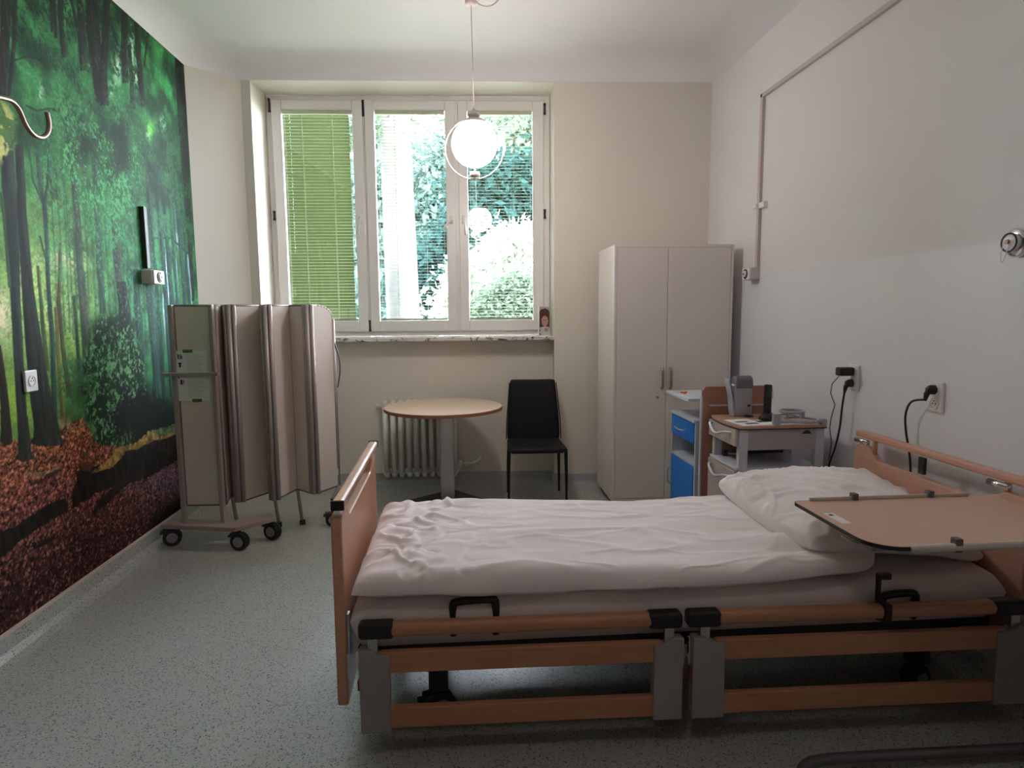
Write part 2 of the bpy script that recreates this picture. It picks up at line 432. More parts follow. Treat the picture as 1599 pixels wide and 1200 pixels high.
# venetian blinds, one in each sash
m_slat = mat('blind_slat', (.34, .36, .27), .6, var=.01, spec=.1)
BL = ['white venetian blind in the left sash, before the yellow green outer wall',
      'white venetian blind in the middle sash, before the thick tree trunk',
      'white venetian blind in the right sash, behind the globe lamp']
for k, (s0, s1, g0, g1) in enumerate(SASH):
    b = thing('venetian_blind', BL[k], 'blind', bk((g0+g1)/2, .335, GZ0), group='blinds in the window sashes')
    obj('headrail', MB().box(g0+.004, g1-.004, .322, .35, GZ1-.034, GZ1-.002, MBK), mat('blind_rail', (.52, .53, .42), .5), b, bevel=.002)
    sl = MB(); z = GZ0+.03; tilt = math.radians(3)
    while z < GZ1-.045:
        w = .011
        P = []
        for (dd, dz) in ((-w, 0), (0, .0016), (w, 0)):
            y = dd*math.cos(tilt); zz = dz+dd*math.sin(tilt)
            P.append((.336+y, z+zz))
        pts = P+[(P[2][0], P[2][1]-.0009), (P[1][0], P[1][1]-.0009), (P[0][0], P[0][1]-.0009)]
        sl.prism(pts, 'x', g0+.006, g1-.006, MBK)
        z += .0268
    obj('slats', sl, m_slat, b)
    co = MB()
    for f in (.035, .28, .71, .965):
        s = g0+(g1-g0)*f
        for d in (.3245, .3475): co.box(s-.0012, s+.0012, d-.0006, d+.0006, GZ0+.02, GZ1-.03, MBK)
    obj('ladder_cord', co, m_slat, b)
    obj('bottom_rail', MB().box(g0+.006, g1-.006, .326, .346, GZ0+.004, GZ0+.018, MBK), m_slat, b, bevel=.002)
    wd = MB(); wd.tube([bk(g0+.07, .3205, GZ1-.04), bk(g0+.07, .3205, GZ1-1.2)], .0035, 8)
    obj('tilt_wand', wd, m_acryl, b)

# ------------------------------------------------------------------ outdoors
gm = mat('lawn', (.20, .24, .13), .9, var=.25, scale=4)
struct('ground', MB().box(-25, 25, 6.6, 45, -1.2, -1.0), gm, 'sunlit lawn outside the window', 'ground')
ow = MB(); ow.box(-2.9, -1.62, 6.2, 10.2, -1.0, 5.4)
struct('wall_outside', ow, mat('outer_green_render', (.0130, .0172, .0056), .9, var=.08, scale=3, bump=.2, bscale=60, spec=0.), 'yellow green rendered outer wall seen through the left sash', 'wall')
fc = MB()   # rest of the building front around the window, so that the sun stays outside
fc.box(-9, -2.33, 5.6, 6.0, -1.0, 7.0); fc.box(2.40, 9, 5.6, 6.0, -1.0, 7.0); fc.box(-2.33, 2.40, 5.6, 6.0, ZT+.3, 7.0); fc.box(-2.33, 2.4, 5.6, 6.0, -1.0, -.2)
struct('wall_facade', fc, mat('facade_render', (.6, .58, .5), .8), 'outer face of the building around the window', 'wall')

def leaf_mb(blobs, n, size, seed):
    """leaves gathered in many small sprays inside the given crown volumes"""
    r = np.random.default_rng(seed)
    w = np.array([b[3]*b[4]*b[5] for b in blobs])**.7; w /= w.sum()
    ns = max(10, n//26); V = []
    for k in range(ns):
        b = blobs[r.choice(len(blobs), p=w)]
        d = r.normal(size=3); d /= np.linalg.norm(d); rad = r.random()**.45*1.08
        c = np.array([b[0]+d[0]*b[3]*rad, b[1]+d[1]*b[4]*rad, b[2]+d[2]*b[5]*rad])
        sp = size*r.uniform(1.2, 3.2)
        m = n//ns
        cc = c+r.normal(size=(m, 3))*np.array([sp*1.4, sp, sp*.7])
        u_ = r.normal(size=(m, 3)); u_ /= np.linalg.norm(u_, axis=1)[:, None]
        v_ = np.cross(u_, r.normal(size=(m, 3))); v_ /= np.linalg.norm(v_, axis=1)[:, None]
        s = size*r.uniform(.5, 1.3, (m, 1))
        V.append(np.stack([cc-u_*s, cc+v_*s*.45, cc+u_*s, cc-v_*s*.45], 1))
    V = np.concatenate(V).reshape(-1, 3); nf = len(V)//4
    me = bpy.data.meshes.new('leaves'); me.vertices.add(len(V)); me.vertices.foreach_set('co', V.ravel().astype(np.float32))
    me.loops.add(len(V)); me.polygons.add(nf)
    me.loops.foreach_set('vertex_index', np.arange(len(V), dtype=np.int32)); me.polygons.foreach_set('loop_start', (np.arange(nf)*4).astype(np.int32))
    me.update(calc_edges=True)
    mb = MB(); mb.bm.from_mesh(me); bpy.data.meshes.remove(me)
    return mb

def leaf_mat(name, c, var=.4):
    m, nt, out = new_mat(name)
    d = nt.nodes.new('ShaderNodeBsdfDiffuse'); t = nt.nodes.new('ShaderNodeBsdfTranslucent'); mx = nt.nodes.new('ShaderNodeMixShader'); mx.inputs['Fac'].default_value = .3
    tc = nt.nodes.new('ShaderNodeTexCoord'); nz = nt.nodes.new('ShaderNodeTexNoise'); nz.inputs['Scale'].default_value = 2.5; nz.inputs['Detail'].default_value = 6
    nt.links.new(tc.outputs['Object'], nz.inputs['Vector'])
    mr = nt.nodes.new('ShaderNodeMix'); mr.data_type = 'RGBA'
    mr.inputs['A'].default_value = tuple(x*(1-var) for x in c)+(1,); mr.inputs['B'].default_value = tuple(min(1, x*(1+var)) for x in c)+(1,)
    nt.links.new(nz.outputs['Fac'], mr.inputs['Factor'])
    nt.links.new(mr.outputs['Result'], d.inputs['Color']); nt.links.new(mr.outputs['Result'], t.inputs['Color'])
    nt.links.new(d.outputs['BSDF'], mx.inputs[1]); nt.links.new(t.outputs['BSDF'], mx.inputs[2]); nt.links.new(mx.outputs['Shader'], out.inputs['Surface'])
    return m
lf_mid = leaf_mat('leaf_mid', (.085, .14, .125)); lf_dark = leaf_mat('leaf_dark', (.014, .038, .036)); lf_pale = leaf_mat('leaf_pale', (.40, .44, .36), .15); lf_bush = leaf_mat('leaf_bush', (.09, .13, .09), .5)
m_bark = mat('bark', (.12, .12, .118), .9, var=.35, scale=14, bump=.5, bscale=18)

def tree(label, x, y, trunk, blobs, n, size, leaf, seed, name='tree', cat='tree', group=None):
    t = thing(name, label, cat, (x, y, -1.0), group=group)
    mb = MB(); mb.tube([(x+a, y, z) for a, z, r in trunk], [r for a, z, r in trunk], 16)
    obj('trunk', mb, m_bark, t, smooth=True)
    obj('foliage', leaf_mb(blobs, n, size, seed), leaf, t)
    return t
def P(u, v, Y):     # ray through a photo pixel meets depth Y (used to measure the outdoor things)
    d = RM.T @ np.array([(u-CX)/F_PX, (v-CY)/F_PX, 1.]); t = Y/d[1]
    return Vector((d[0]*t, Y, EYE+d[2]*t))
p = P(628, 400, 10.5)
tree('thick pale tree trunk close outside the middle sash', p.x, 10.5, [(.05, -1.2, .34), (.0, 1, .27), (-.05, 4, .24), (-.1, 8, .2)],
     [(p.x-1.0, 10.8, 4.6, .9, .7, .8), (p.x+1.1, 10.9, 5.2, .7, .7, .9), (p.x+.2, 11, 5.6, .8, .7, .5)], 2200, .09, lf_bush, 3)
def blob(u, v, Y, ru, rv):
    q = P(u, v, Y); k = Y/F_PX
    return (q.x, Y, q.z, ru*k, ru*k*.6, rv*k)
q = P(785, 400, 16.5)
tree('dark conifer outside behind the right sash', q.x, 16.5, [(0, -1.2, .25), (0, 3, .18), (0, 6, .08)],
     [blob(785, 340, 16.5, 60, 75), blob(750, 415, 16.3, 45, 60), blob(810, 300, 16.6, 40, 40), blob(700, 440, 16.5, 40, 60)], 30000, .13, lf_dark, 5)
q = P(640, 300, 19)
tree('tall leafy tree outside behind the thick trunk', q.x-1.5, 19, [(0, -1.2, .3), (0, 5, .2), (0, 8, .1)],
     [blob(585, 400, 19, 40, 60), blob(585, 300, 19, 35, 35), blob(690, 420, 19, 60, 50), blob(690, 310, 19.5, 35, 45), blob(640, 470, 18, 90, 40), blob(700, 250, 19.5, 20, 30), blob(590, 230, 20, 25, 25)], 30000, .14, lf_mid, 8)
q = P(800, 215, 20)
tree('sparse light tree top outside, upper part of the right sash', q.x+.6, 20.5, [(0, -1.2, .3), (0, 5, .2), (-.3, 8, .1)],
     [blob(800, 230, 20, 45, 35), blob(825, 190, 20, 30, 30), blob(760, 290, 20, 40, 30), blob(770, 190, 20.5, 20, 12)], 7000, .15, lf_bush, 9)
q = P(795, 480, 12.5)
tree('pale sunlit shrub outside low in the right sash', q.x, 12.5, [(0, -1.1, .06), (.05, 1, .04)],
     [blob(815, 400, 13, 45, 45), blob(770, 440, 12.8, 50, 40), blob(735, 480, 12.6, 40, 40)], 14000, .08, lf_pale, 12, 'shrub', 'shrub')
q = P(800, 480, 11.5)
tree('greener leafy bush outside before the pale shrub', q.x+.1, 11.5, [(0, -1.1, .05), (.05, 1, .03)],
     [blob(800, 465, 11.5, 42, 40), blob(760, 495, 11.4, 40, 25), blob(830, 500, 11.4, 40, 40)], 9000, .055, lf_bush, 14, 'bush', 'bush')
# ------------------------------------------------------------------ forest mural (a printed picture: colours per mesh point)
def mural():
    ys = np.concatenate([np.arange(-1.19, 1.0, .03), np.arange(1.0, 2.6, .012), np.arange(2.6, 5.199, .0055)]); ys[-1] = 5.199
    zs = np.linspace(.112, ZC-.001, 690)
    Yg, Zg = np.meshgrid(ys, zs, indexing='ij')
    X0 = XL
    c = [RM[i, 0]*X0+RM[i, 1]*Yg+RM[i, 2]*(Zg-EYE) for i in range(3)]
    ok = c[2] > .3
    cz = np.where(ok, c[2], .3)
    u = CX+F_PX*c[0]/cz; v = CY+F_PX*c[1]/cz       # where each point of the wall sits in the reference photograph
    u = np.where(ok, u, -900-200*(2.6-Yg)); v = np.clip(v, -400, 1500)
    S = lambda a, b, x: smoothstep(a, b, x)
    # noises in wall metres
    n1 = fbm(Yg*2.2, Zg*2.2, 1, 5); n2 = fbm(Yg*9, Zg*9, 20, 4); n3 = fbm(Yg*34, Zg*34, 40, 3, .7); n4 = vnoise(Yg*120, Zg*120, 60)
    nv = fbm(Yg*26, Zg*2.2, 70, 3)                  # vertical streaks
    def C(r, g, b): return np.array([r, g, b], float)
    img = np.zeros(u.shape+(3,)); 
    def mix(col_, m): 
        nonlocal img
        m = np.clip(m, 0, 1)[..., None]; img = img*(1-m)+np.asarray(col_, float)*m
    # base greens
    img[:] = C(44, 92, 56)
    mix(C(34, 72, 44), S(.45, .7, n1)*.8)
    mix(C(60, 128, 72), S(.52, .75, n2)*.8)
    mix(C(24, 46, 32), S(.55, .3, n2)*.7)
    mix(C(88, 150, 92), S(.62, .8, n3*.6+n2*.4)*.7)
    # yellow glow on the left, between the trunks
    glow = np.exp(-((u-60)/95)**2-((v-470)/150)**2)
    mix(C(160, 180, 104), glow*1.05*(.75+.5*n2))
    mix(C(206, 194, 160), np.exp(-((u-95)/40)**2-((v-420)/70)**2)*.8*S(.35, .6, n2))
    mix(C(214, 200, 168), np.exp(-((u-0)/22)**2-((v-495)/45)**2)*.9)
    mix(C(138, 158, 58), np.exp(-((u-20)/60)**2-((v-630)/55)**2)*.9)
    mix(C(108, 160, 84), glow*S(.52, .62, n3)*.7)
    mix(C(52, 92, 50), glow*S(.44, .34, n3)*.5)
    mix(C(84, 140, 92), np.exp(-((u-105)/70)**2-((v-330)/70)**2)*S(.4, .65, n3)*.8)
    # cool glints to the right
    cool = np.exp(-((u-268)/34)**2-((v-440)/85)**2)
    mix(C(190, 196, 226), cool*S(.5, .6, nv)*1.15)
    mix(C(72, 130, 104), np.exp(-((u-215)/45)**2-((v-440)/110)**2)*S(.42, .6, n3)*.7)
    # dark canopy band
    band = np.exp(-((v-(215+.25*(u-150)))/48)**2)*S(40, 150, u)
    mix(C(38, 66, 46), band*.75)
    mix(C(30, 46, 34), band*S(.55, .4, n2)*.7)
    # dark floor of the wood on the right
    mix(C(14, 24, 20), S(560, 660, v-.15*(u-230))*S(150, 215, u)*.95)
    mix(C(30, 92, 72), np.exp(-((u-245)/35)**2-((v-570)/50)**2)*S(.5, .65, n3)*.7)
    # bright sky chinks in the crown
    for (a, b, w, h) in ((183, 105, 9, 28), (205, 85, 6, 40), (172, 140, 7, 16), (212, 120, 5, 22), (254, 190, 5, 10), (158, 62, 4, 6), (140, 100, 3, 6), (232, 205, 5, 14), (62, 145, 5, 14)):
        mix(C(150, 176, 150), np.exp(-((u-a)/w)**2-((v-b)/h)**2)*S(.45, .6, n3)*1.0)
    mix(C(46, 140, 72), np.exp(-((u-265)/16)**2-((v-150)/32)**2)*.7*S(.4, .6, n2))
    mix(C(96, 168, 70), np.exp(-((u-234)/5)**2-((v-202)/12)**2))
    # trunks: (points u,v,width), colour, opacity
    def trunk(pts, colr, op=1., tex=.35, edge=1.2):
        pv = np.array([p[1] for p in pts], float); pu = np.array([p[0] for p in pts], float); pw = np.array([p[2] for p in pts], float)
        cu = np.interp(v, pv, pu); w = np.interp(v, pv, pw)/2
        wob = (fbm(Zg*9, Zg*0+len(pts)+pu[0], 90, 2)-.5)*3
        m = S(w+edge, w-edge*.3, np.abs(u-cu-wob*.4))*(v >= pv[0])*(v <= pv[-1])
        colr = np.array(colr, float)
        shade = (1-tex)+2*tex*fbm(Yg*60, Zg*6, 91, 3)
        side = 1+.25*np.clip((u-cu)/(w+.5), -1, 1)
        mix(np.clip(colr*shade[..., None]*side[..., None], 0, 255), m*op)
    dk = (36, 34, 30); dk2 = (30, 40, 34); bl = (46, 66, 62); br = (58, 52, 40)
    for k in range(26):                                            # slim far stems
        uu = 70+k*9.3+4*math.sin(k*7.1); v0 = 250+60*math.sin(k*3.3); v1 = 560+40*math.sin(k*5.7)
        trunk([(uu-6, v0, 1.5), (uu+2, (v0+v1)/2, 2.2), (uu+8, v1, 2.8)], (38, 70, 52), .45)
    trunk([(8, -60, 15), (7, 60, 14), (3, 110, 13), (1, 155, 14)], dk, .97)
    trunk([(24, -60, 8), (22, 0, 7), (20, 80, 6), (13, 150, 5)], dk, .9)
    trunk([(78, -40, 4), (79, 0, 4), (80, 50, 3)], dk, .9); trunk([(82, -40, 5), (86, 60, 4)], dk, .9)
    trunk([(92, -40, 9), (94, 20, 8), (98, 90, 6)], dk, .95); trunk([(106, -20, 3), (122, 50, 5), (128, 110, 6)], dk, .95)
    trunk([(122, -40, 8), (126, 40, 10), (131, 110, 9)], dk, .95)
    trunk([(138, -80, 18), (144, 40, 20), (151, 100, 20), (159, 160, 17)], dk, 1)
    trunk([(170, -20, 9), (165, 10, 10), (163, 80, 10), (160, 120, 12), (163, 165, 12)], dk, 1)
    trunk([(194, 10, 10), (193, 80, 9), (195, 130, 8)], dk, 1); trunk([(201, 70, 5), (205, 130, 6), (207, 170, 7)], dk, .95)
    trunk([(212, 35, 6), (216, 90, 7), (221, 150, 7), (222, 168, 5)], dk, .95); trunk([(231, 50, 2), (224, 105, 2.5)], dk, .9); trunk([(172, 40, 2), (184, 72, 2.5)], dk, .8)
    trunk([(283, 80, 18), (281, 110, 17), (285, 200, 13), (291, 300, 9), (297, 400, 5), (301, 470, 3)], (36, 33, 30), 1)
    # bending branches of the right tree
    for pts in ([(232, 258), (246, 280), (266, 300), (284, 330), (298, 365)], [(222, 368), (240, 372), (266, 372), (284, 388), (298, 400)], [(120, 178), (100, 176), (82, 172)], [(16, 96), (40, 88), (58, 92), (74, 106)], [(40, 165), (56, 173), (72, 170), (92, 170)]):
        for q0, q1 in zip(pts[:-1], pts[1:]):
            d = np.array([q1[0]-q0[0], q1[1]-q0[1]], float); L2 = (d**2).sum()
            t = np.clip(((u-q0[0])*d[0]+(v-q0[1])*d[1])/L2, 0, 1)
            ds = np.hypot(u-q0[0]-t*d[0], v-q0[1]-t*d[1])
            mix(C(30, 44, 32), S(2.2, .6, ds)*.9)
    mix(C(34, 52, 38), np.exp(-(((u-262)*.8+(v-300)*.35)/30)**2-((-(u-262)*.5+(v-310)*.9)/16)**2)*.8)
    trunk([(57, 225, 5), (61, 285, 6), (68, 318, 6), (72, 380, 6), (76, 470, 6), (82, 540, 7), (84, 650, 8), (86, 690, 9)], bl, .97)
    trunk([(76, 170, 2), (75, 240, 3), (73, 290, 3), (68, 318, 4)], bl, .95); trunk([(44, 232, 2), (50, 280, 2), (66, 318, 2.5)], bl, .9); trunk([(61, 368, 2), (72, 410, 2.5)], bl, .9)
    trunk([(104, 180, 5), (108, 215, 7), (112, 236, 5)], bl, .9)
    trunk([(58, 415, 4), (63, 470, 5), (66, 512, 6), (74, 580, 6)], (58, 72, 46), .9)
    trunk([(92, 380, 3), (91, 470, 6), (97, 545, 6), (108, 620, 8)], (62, 60, 40), .9); trunk([(86, 480, 4), (91, 570, 5), (98, 662, 6)], (98, 82, 48), .85)
    trunk([(114, 250, 8), (118, 320, 9), (121, 350, 9), (124, 420, 11), (129, 470, 13), (135, 540, 14), (140, 620, 16)], (62, 66, 56), .9, .5)
    trunk([(114, 462, 4), (120, 540, 5), (124, 600, 5)], (46, 62, 40), .9)
    trunk([(146, 250, 7), (151, 330, 8), (155, 420, 9), (160, 490, 10)], (46, 66, 58), .85, .5)
    trunk([(178, 326, 10), (182, 400, 11), (185, 440, 10)], (56, 56, 50), .85); trunk([(200, 268, 9), (199, 310, 8)], (46, 66, 64), .85)
    trunk([(188, 440, 14), (195, 500, 17), (203, 560, 20), (210, 620, 24), (214, 690, 26)], (32, 36, 32), 1)
    trunk([(211, 420, 8), (214, 480, 10), (220, 540, 11), (222, 590, 11)], (40, 64, 56), .92)
    trunk([(232, 300, 7), (232, 440, 13), (238, 500, 14), (243, 560, 13), (246, 625, 12)], (42, 66, 58), .95)
    for (a, w) in ((244, 5), (257, 6.5), (266, 6.5), (275, 4), (286, 4), (294, 3)):
        trunk([(a-14, 290, w*.5), (a-6, 380, w*.8), (a, 450, w), (a+6, 530, w), (a+11, 620, w)], (26, 50, 46), .95)
    # sprays of leaves hanging before the stems
    n5 = fbm(Yg*70, Zg*62+Yg*20, 101, 3, .75); n6 = fbm(Yg*5.5, Zg*7, 105, 3)
    crown = np.exp(-((v-(260+.15*(u-100)))/120)**2)*S(35, 90, u); hl = crown*(1-.75*S(170, 250, u))
    mix(C(30, 70, 44), crown*S(.5, .6, n6*.6+n5*.4)*.85)
    mix(C(58, 116, 70), hl*S(.53, .62, n6*.5+n5*.5)*.8)
    mix(C(98, 158, 100), hl*S(.60, .68, n6*.4+n5*.6)*.7)
    mix(C(24, 44, 30), crown*S(.44, .36, n6*.6+n5*.4)*.75)
    low_ = np.exp(-((v-440)/110)**2)*S(60, 120, u)*S(330, 200, u)
    mix(C(70, 132, 104), low_*S(.56, .66, n6*.4+n5*.6)*.75)
    mix(C(34, 70, 56), low_*S(.42, .34, n6*.4+n5*.6)*.6)
    top_ = S(150, 20, v)
    mix(C(58, 128, 76), top_*S(.56, .66, n6*.45+n5*.55)*.6); mix(C(20, 36, 26), top_*S(.45, .36, n6*.5+n5*.5)*.7)
    # the two big trunks on the left
    trunk([(9, 225, 18), (13, 290, 22), (18, 350, 20), (23, 460, 15), (28, 560, 15), (34, 660, 15), (37, 690, 18), (38, 720, 30)], (42, 50, 46), 1)
    trunk([(29, 225, 12), (34, 340, 14), (42, 450, 18), (52, 540, 26), (62, 620, 33), (70, 660, 36), (74, 690, 42)], (40, 46, 40), 1)
    trunk([(-4, 540, 8), (3, 600, 12), (8, 650, 13), (10, 684, 16)], (40, 34, 26), 1); trunk([(1, 300, 4), (8, 370, 4), (14, 450, 4)], (56, 76, 56), .9)
    # stems on the stretch of the picture beside the viewer
    for (yt, w, lean) in ((2.46, .05, .03), (2.2, .09, -.05), (1.86, .035, .06), (1.62, .12, .04), (1.3, .05, -.04), (.95, .08, .05), (.5, .14, .03), (.1, .06, -.05), (-.4, .11, .04), (-.9, .07, .0)):
        cy = yt+lean*(Zg-1.5)+(fbm(Zg*2, Zg*0+yt*7, 140, 2)-.5)*.05
        m = S(w*(1.15-.16*Zg)+.008, w*(1.15-.16*Zg)-.004, np.abs(Yg-cy))
        mix(np.clip(np.array((40, 46, 38), float)*(.6+.8*fbm(Yg*50, Zg*5, 141, 3)[..., None]), 0, 255), m*S(.62, .9, Zg)*(.75+.25*S(2.6, 1.5, Zg)))
    # pale leaves close to the lens
    lv = S(.47, .53, fbm(Yg*22+Zg*14, Zg*20-Yg*6, 33, 3))
    mix(C(166, 168, 104), lv*S(1.15, .7, np.hypot((u+2)/28, (v-205)/52)))
    mix(C(120, 140, 84), (1-lv)*.5*S(1.15, .7, np.hypot((u+2)/28, (v-200)/48)))
    # ivy bush
    ivy = S(1.12, .8, np.hypot((u-176)/52, (v-600)/115)+.25*(n2-.5))
    mix(C(26, 44, 30), ivy*.9)
    n7 = fbm(Yg*52, Zg*46, 120, 3, .75)
    mix(C(62, 106, 68), ivy*S(.50, .58, n7*.7+n2*.3)*.9)
    mix(C(104, 146, 104), ivy*S(.56, .64, n7*.8+n2*.2)*.85)
    mix(C(52, 92, 56), S(1.1, .8, np.hypot((u-118)/34, (v-600)/42)+.4*(n2-.5))*S(.4, .6, n3)*.85)
    mix(C(16, 22, 18), S(1.15, .6, np.hypot((u-222)/46, (v-655)/46)+.9*(n7-.5)+.5*(n2-.5))*.95)
    mix(C(22, 30, 22), S(1.2, .5, np.hypot((u-192)/18, (v-655)/44)+1.2*(n7-.5))*.8)
    # ground
    gl = np.interp(u, [-900, 0, 60, 90, 128, 150, 200, 300], [720, 690, 680, 668, 652, 690, 700, 660])
    g = S(gl-2, gl+5, v+6*(n2-.5))
    leaf = fbm(Yg*55, Zg*70, 77, 2, .8)*.55+n4*.45
    gcol = np.zeros_like(img); gcol[:] = C(104, 62, 42)
    far = S(700, 820, v+.25*u)[..., None]
    gcol = gcol*(1-far)+C(88, 50, 44)*far
    low = S(800, 960, v+.5*u)[..., None]
    gcol = gcol*(1-low)+C(50, 30, 29)*low
    gcol = gcol*np.clip(.9+2.4*(leaf[..., None]-.5), .15, 1.8)
    hi = S(.62, .76, leaf)[..., None]
    gcol = gcol*(1-hi*.4)+C(160, 106, 92)*hi*.4
    violet = (np.exp(-((u-270)/45)**2-((v-745)/40)**2)*.6)[..., None]
    gcol = gcol*(1-violet)+C(112, 92, 112)*violet*(.3+1.3*leaf[..., None])
    img[:] = 255*np.clip(img/255, 0, 1)**1.12
    gcol = np.clip(gcol*1.12, 0, 255)
    mix(gcol, g)
    mix(C(132, 116, 74), np.exp(-((u-105)/26)**2-((v-664)/9)**2)*S(.4, .55, n3)*.8)
    # trunk feet over the ground
    trunk([(34, 650, 15), (37, 690, 18), (38, 708, 20), (37, 716, 30), (36, 722, 6)], (36, 38, 32), 1)
    trunk([(68, 640, 34), (72, 670, 38), (73, 684, 44), (73, 692, 54), (74, 697, 30)], (34, 36, 30), 1)
    trunk([(6, 640, 13), (8, 676, 15), (9, 690, 19), (9, 696, 8)], (34, 28, 22), 1)
    # shade in the lower right corner of the picture
    mix(C(10, 8, 9), S(0, 34, (v-812)+.72*(u-212))*S(222, 262, u+.18*(v-800))*S(.75, .45, n1*.3+n3*.5)*.96)
    def poly(pts, colr, op=1., soft=2.):
        p = np.array(pts, float); inside = np.zeros(u.shape, bool); dmin = np.full(u.shape, 1e9)
        uu = u+4*(n2-.5)+3*(n3-.5); vv = v+4*(n3-.5)
        j = len(p)-1
        for i in range(len(p)):
            x1, y1, x2, y2 = p[j, 0], p[j, 1], p[i, 0], p[i, 1]
            cr = ((y2 > vv) != (y1 > vv)) & (uu < (x1-x2)*(vv-y2)/((y1-y2) if y1 != y2 else 1e-9)+x2)
            inside ^= cr
            j = i
        mix(colr, inside*op)
    bark = (np.array((24, 20, 17))[None, None]*(.4+1.3*fbm(Yg*40, Zg*16, 88, 3)[..., None]))
    poly([(110, 778), (112, 764), (118, 752), (118, 738), (126, 730), (150, 728), (168, 722), (186, 698), (214, 694), (232, 676), (262, 672), (300, 658), (304, 705), (262, 728), (226, 748), (196, 758), (168, 786), (142, 808), (150, 784), (176, 762), (150, 770), (112, 796)], bark)
    moss = np.array((122, 96, 50))[None, None]*(.35+1.3*n3[..., None])
    poly([(186, 698), (214, 692), (232, 674), (262, 670), (300, 656), (300, 668), (262, 684), (236, 690), (214, 702), (196, 704), (188, 716), (176, 730), (150, 738), (140, 738), (166, 722)], moss, .9)
    poly([(124, 726), (134, 720), (146, 724), (140, 736), (128, 736)], (74, 42, 32), .9)
    poly([(232, 674), (300, 656), (300, 664), (256, 682)], np.array((62, 88, 60))[None, None]*(.3+1.4*n3[..., None]), .8)
    poly([(0, 828), (22, 824), (52, 802), (80, 784), (98, 778), (106, 786), (104, 800), (78, 812), (56, 828), (30, 846), (0, 872)], bark)
    poly([(-400, 900), (-60, 850), (0, 828), (0, 872), (-60, 905), (-400, 990)], bark)
    poly([(38, 736), (60, 738), (78, 736), (88, 726), (92, 732), (84, 742), (60, 746), (40, 742)], np.array((110, 88, 66))[None, None]*(.5+n3[..., None]), .85)
    poly([(46, 756), (92, 732), (94, 736), (50, 760)], (44, 30, 26), .9); poly([(56, 846), (84, 836), (86, 842), (60, 856), (46, 856)], (24, 18, 18), .9)
    mix(C(130, 116, 116), np.exp(-((u-50)/8)**2-((v-849)/5)**2)*S(.5, .65, n4))
    # fine print grain and lift to the paper's own reflectance
    img *= (.9+.2*n4)[..., None]
    a = np.clip(img/255., 0, 1)
    a = np.where(a <= .04045, a/12.92, ((a+.055)/1.055)**2.4)
    a = np.clip(a*MURAL_GAIN, .003, .9)
    nu, nz = u.shape
    co = np.stack([np.full(u.shape, X0+.003), Yg, Zg], -1).reshape(-1, 3)
    idx = np.arange(nu*nz).reshape(nu, nz)
    f = np.stack([idx[:-1, :-1], idx[1:, :-1], idx[1:, 1:], idx[:-1, 1:]], -1).reshape(-1, 4)
    # thin paper edge and back
    me = bpy.data.meshes.new('wall_mural')
    nb = len(co); back = [(X0+.0005, ys[0], zs[0]), (X0+.0005, ys[-1], zs[0]), (X0+.0005, ys[-1], zs[-1]), (X0+.0005, ys[0], zs[-1])]
    me.vertices.add(nb+4); me.vertices.foreach_set('co', np.concatenate([co, np.array(back)]).ravel().astype(np.float32))
    rim = [idx[0, 0], idx[-1, 0], idx[-1, -1], idx[0, -1]]
    extra = [[nb+3, nb+2, nb+1, nb]]+[[rim[i], nb+i, nb+(i+1) % 4, rim[(i+1) % 4]] for i in range(4)]
    allf = np.concatenate([f, np.array(extra)])
    me.loops.add(allf.size); me.polygons.add(len(allf))
    me.loops.foreach_set('vertex_index', allf.ravel().astype(np.int32))
    me.polygons.foreach_set('loop_start', (np.arange(len(allf))*4).astype(np.int32))
    me.update(calc_edges=True)
    at = me.color_attributes.new('print', 'FLOAT_COLOR', 'POINT')
    rgba = np.ones((nb+4, 4), np.float32); rgba[:nb, :3] = a.reshape(-1, 3)
    at.data.foreach_set('color', rgba.ravel())
    m, nt, out = new_mat('mural_print')
    p = nt.nodes.new('ShaderNodeBsdfPrincipled'); q = nt.nodes.new('ShaderNodeAttribute'); q.attribute_name = 'print'
    nt.links.new(q.outputs['Color'], p.inputs['Base Color'])
    p.inputs['Roughness'].default_value = .7; p.inputs['Specular IOR Level'].default_value = .12
    nt.links.new(p.outputs['BSDF'], out.inputs['Surface'])
    me.materials.append(m)
    o = bpy.data.objects.new('wall_mural', me); col.objects.link(o)
    tag(o, 'large photo wallpaper of a green beech forest covering the left wall', 'mural')
MURAL_GAIN = 1.45
mural()

# ------------------------------------------------------------------ things on the walls
def call_box(label, y0, y1, z0, z1, wx, sgn, dep=.07):
    """wall box with a round button face; sgn is the direction into the room"""
    t = thing('call_box', label, 'call box', (wx, (y0+y1)/2, z0))
    x1 = wx+sgn*dep
    obj('housing', MB().box(min(wx, x1), max(wx, x1), y0, y1, z0, z1), mat('box_plastic', (.62, .56, .53), .4), t, bevel=.006)
    yc, zc = (y0+y1)/2, (z0+z1)/2; r = min(y1-y0, z1-z0)*.5
    obj('cover', MB().box(min(x1, x1+sgn*.012), max(x1, x1+sgn*.012), y0+.004, y1-.004, z0+.002, z1-.002), m_plast, t, bevel=.004)
    b = MB(); b.ring((x1+sgn*.013, yc, zc), r*.68, .005, (1, 0, 0))
    obj('button_ring', b, m_dark, t, smooth=True)
    b = MB(); b.lathe([(r*.5, 0), (r*.5, sgn*.01), (r*.3, sgn*.014)], (x1+sgn*.012, yc, zc), 'x', 24)
    bt = obj('button', b, m_plast, t, smooth=True)
    b = MB(); b.lathe([(r*.16, 0), (r*.16, sgn*.003)], (x1+sgn*.026, yc, zc), 'x', 16)
    obj('button_centre', b, m_dark, bt)
    return t
call_box('beige and white call box on the forest mural below a dark strip', 4.31, 4.46, 1.70, 1.79, XL+.003, 1)
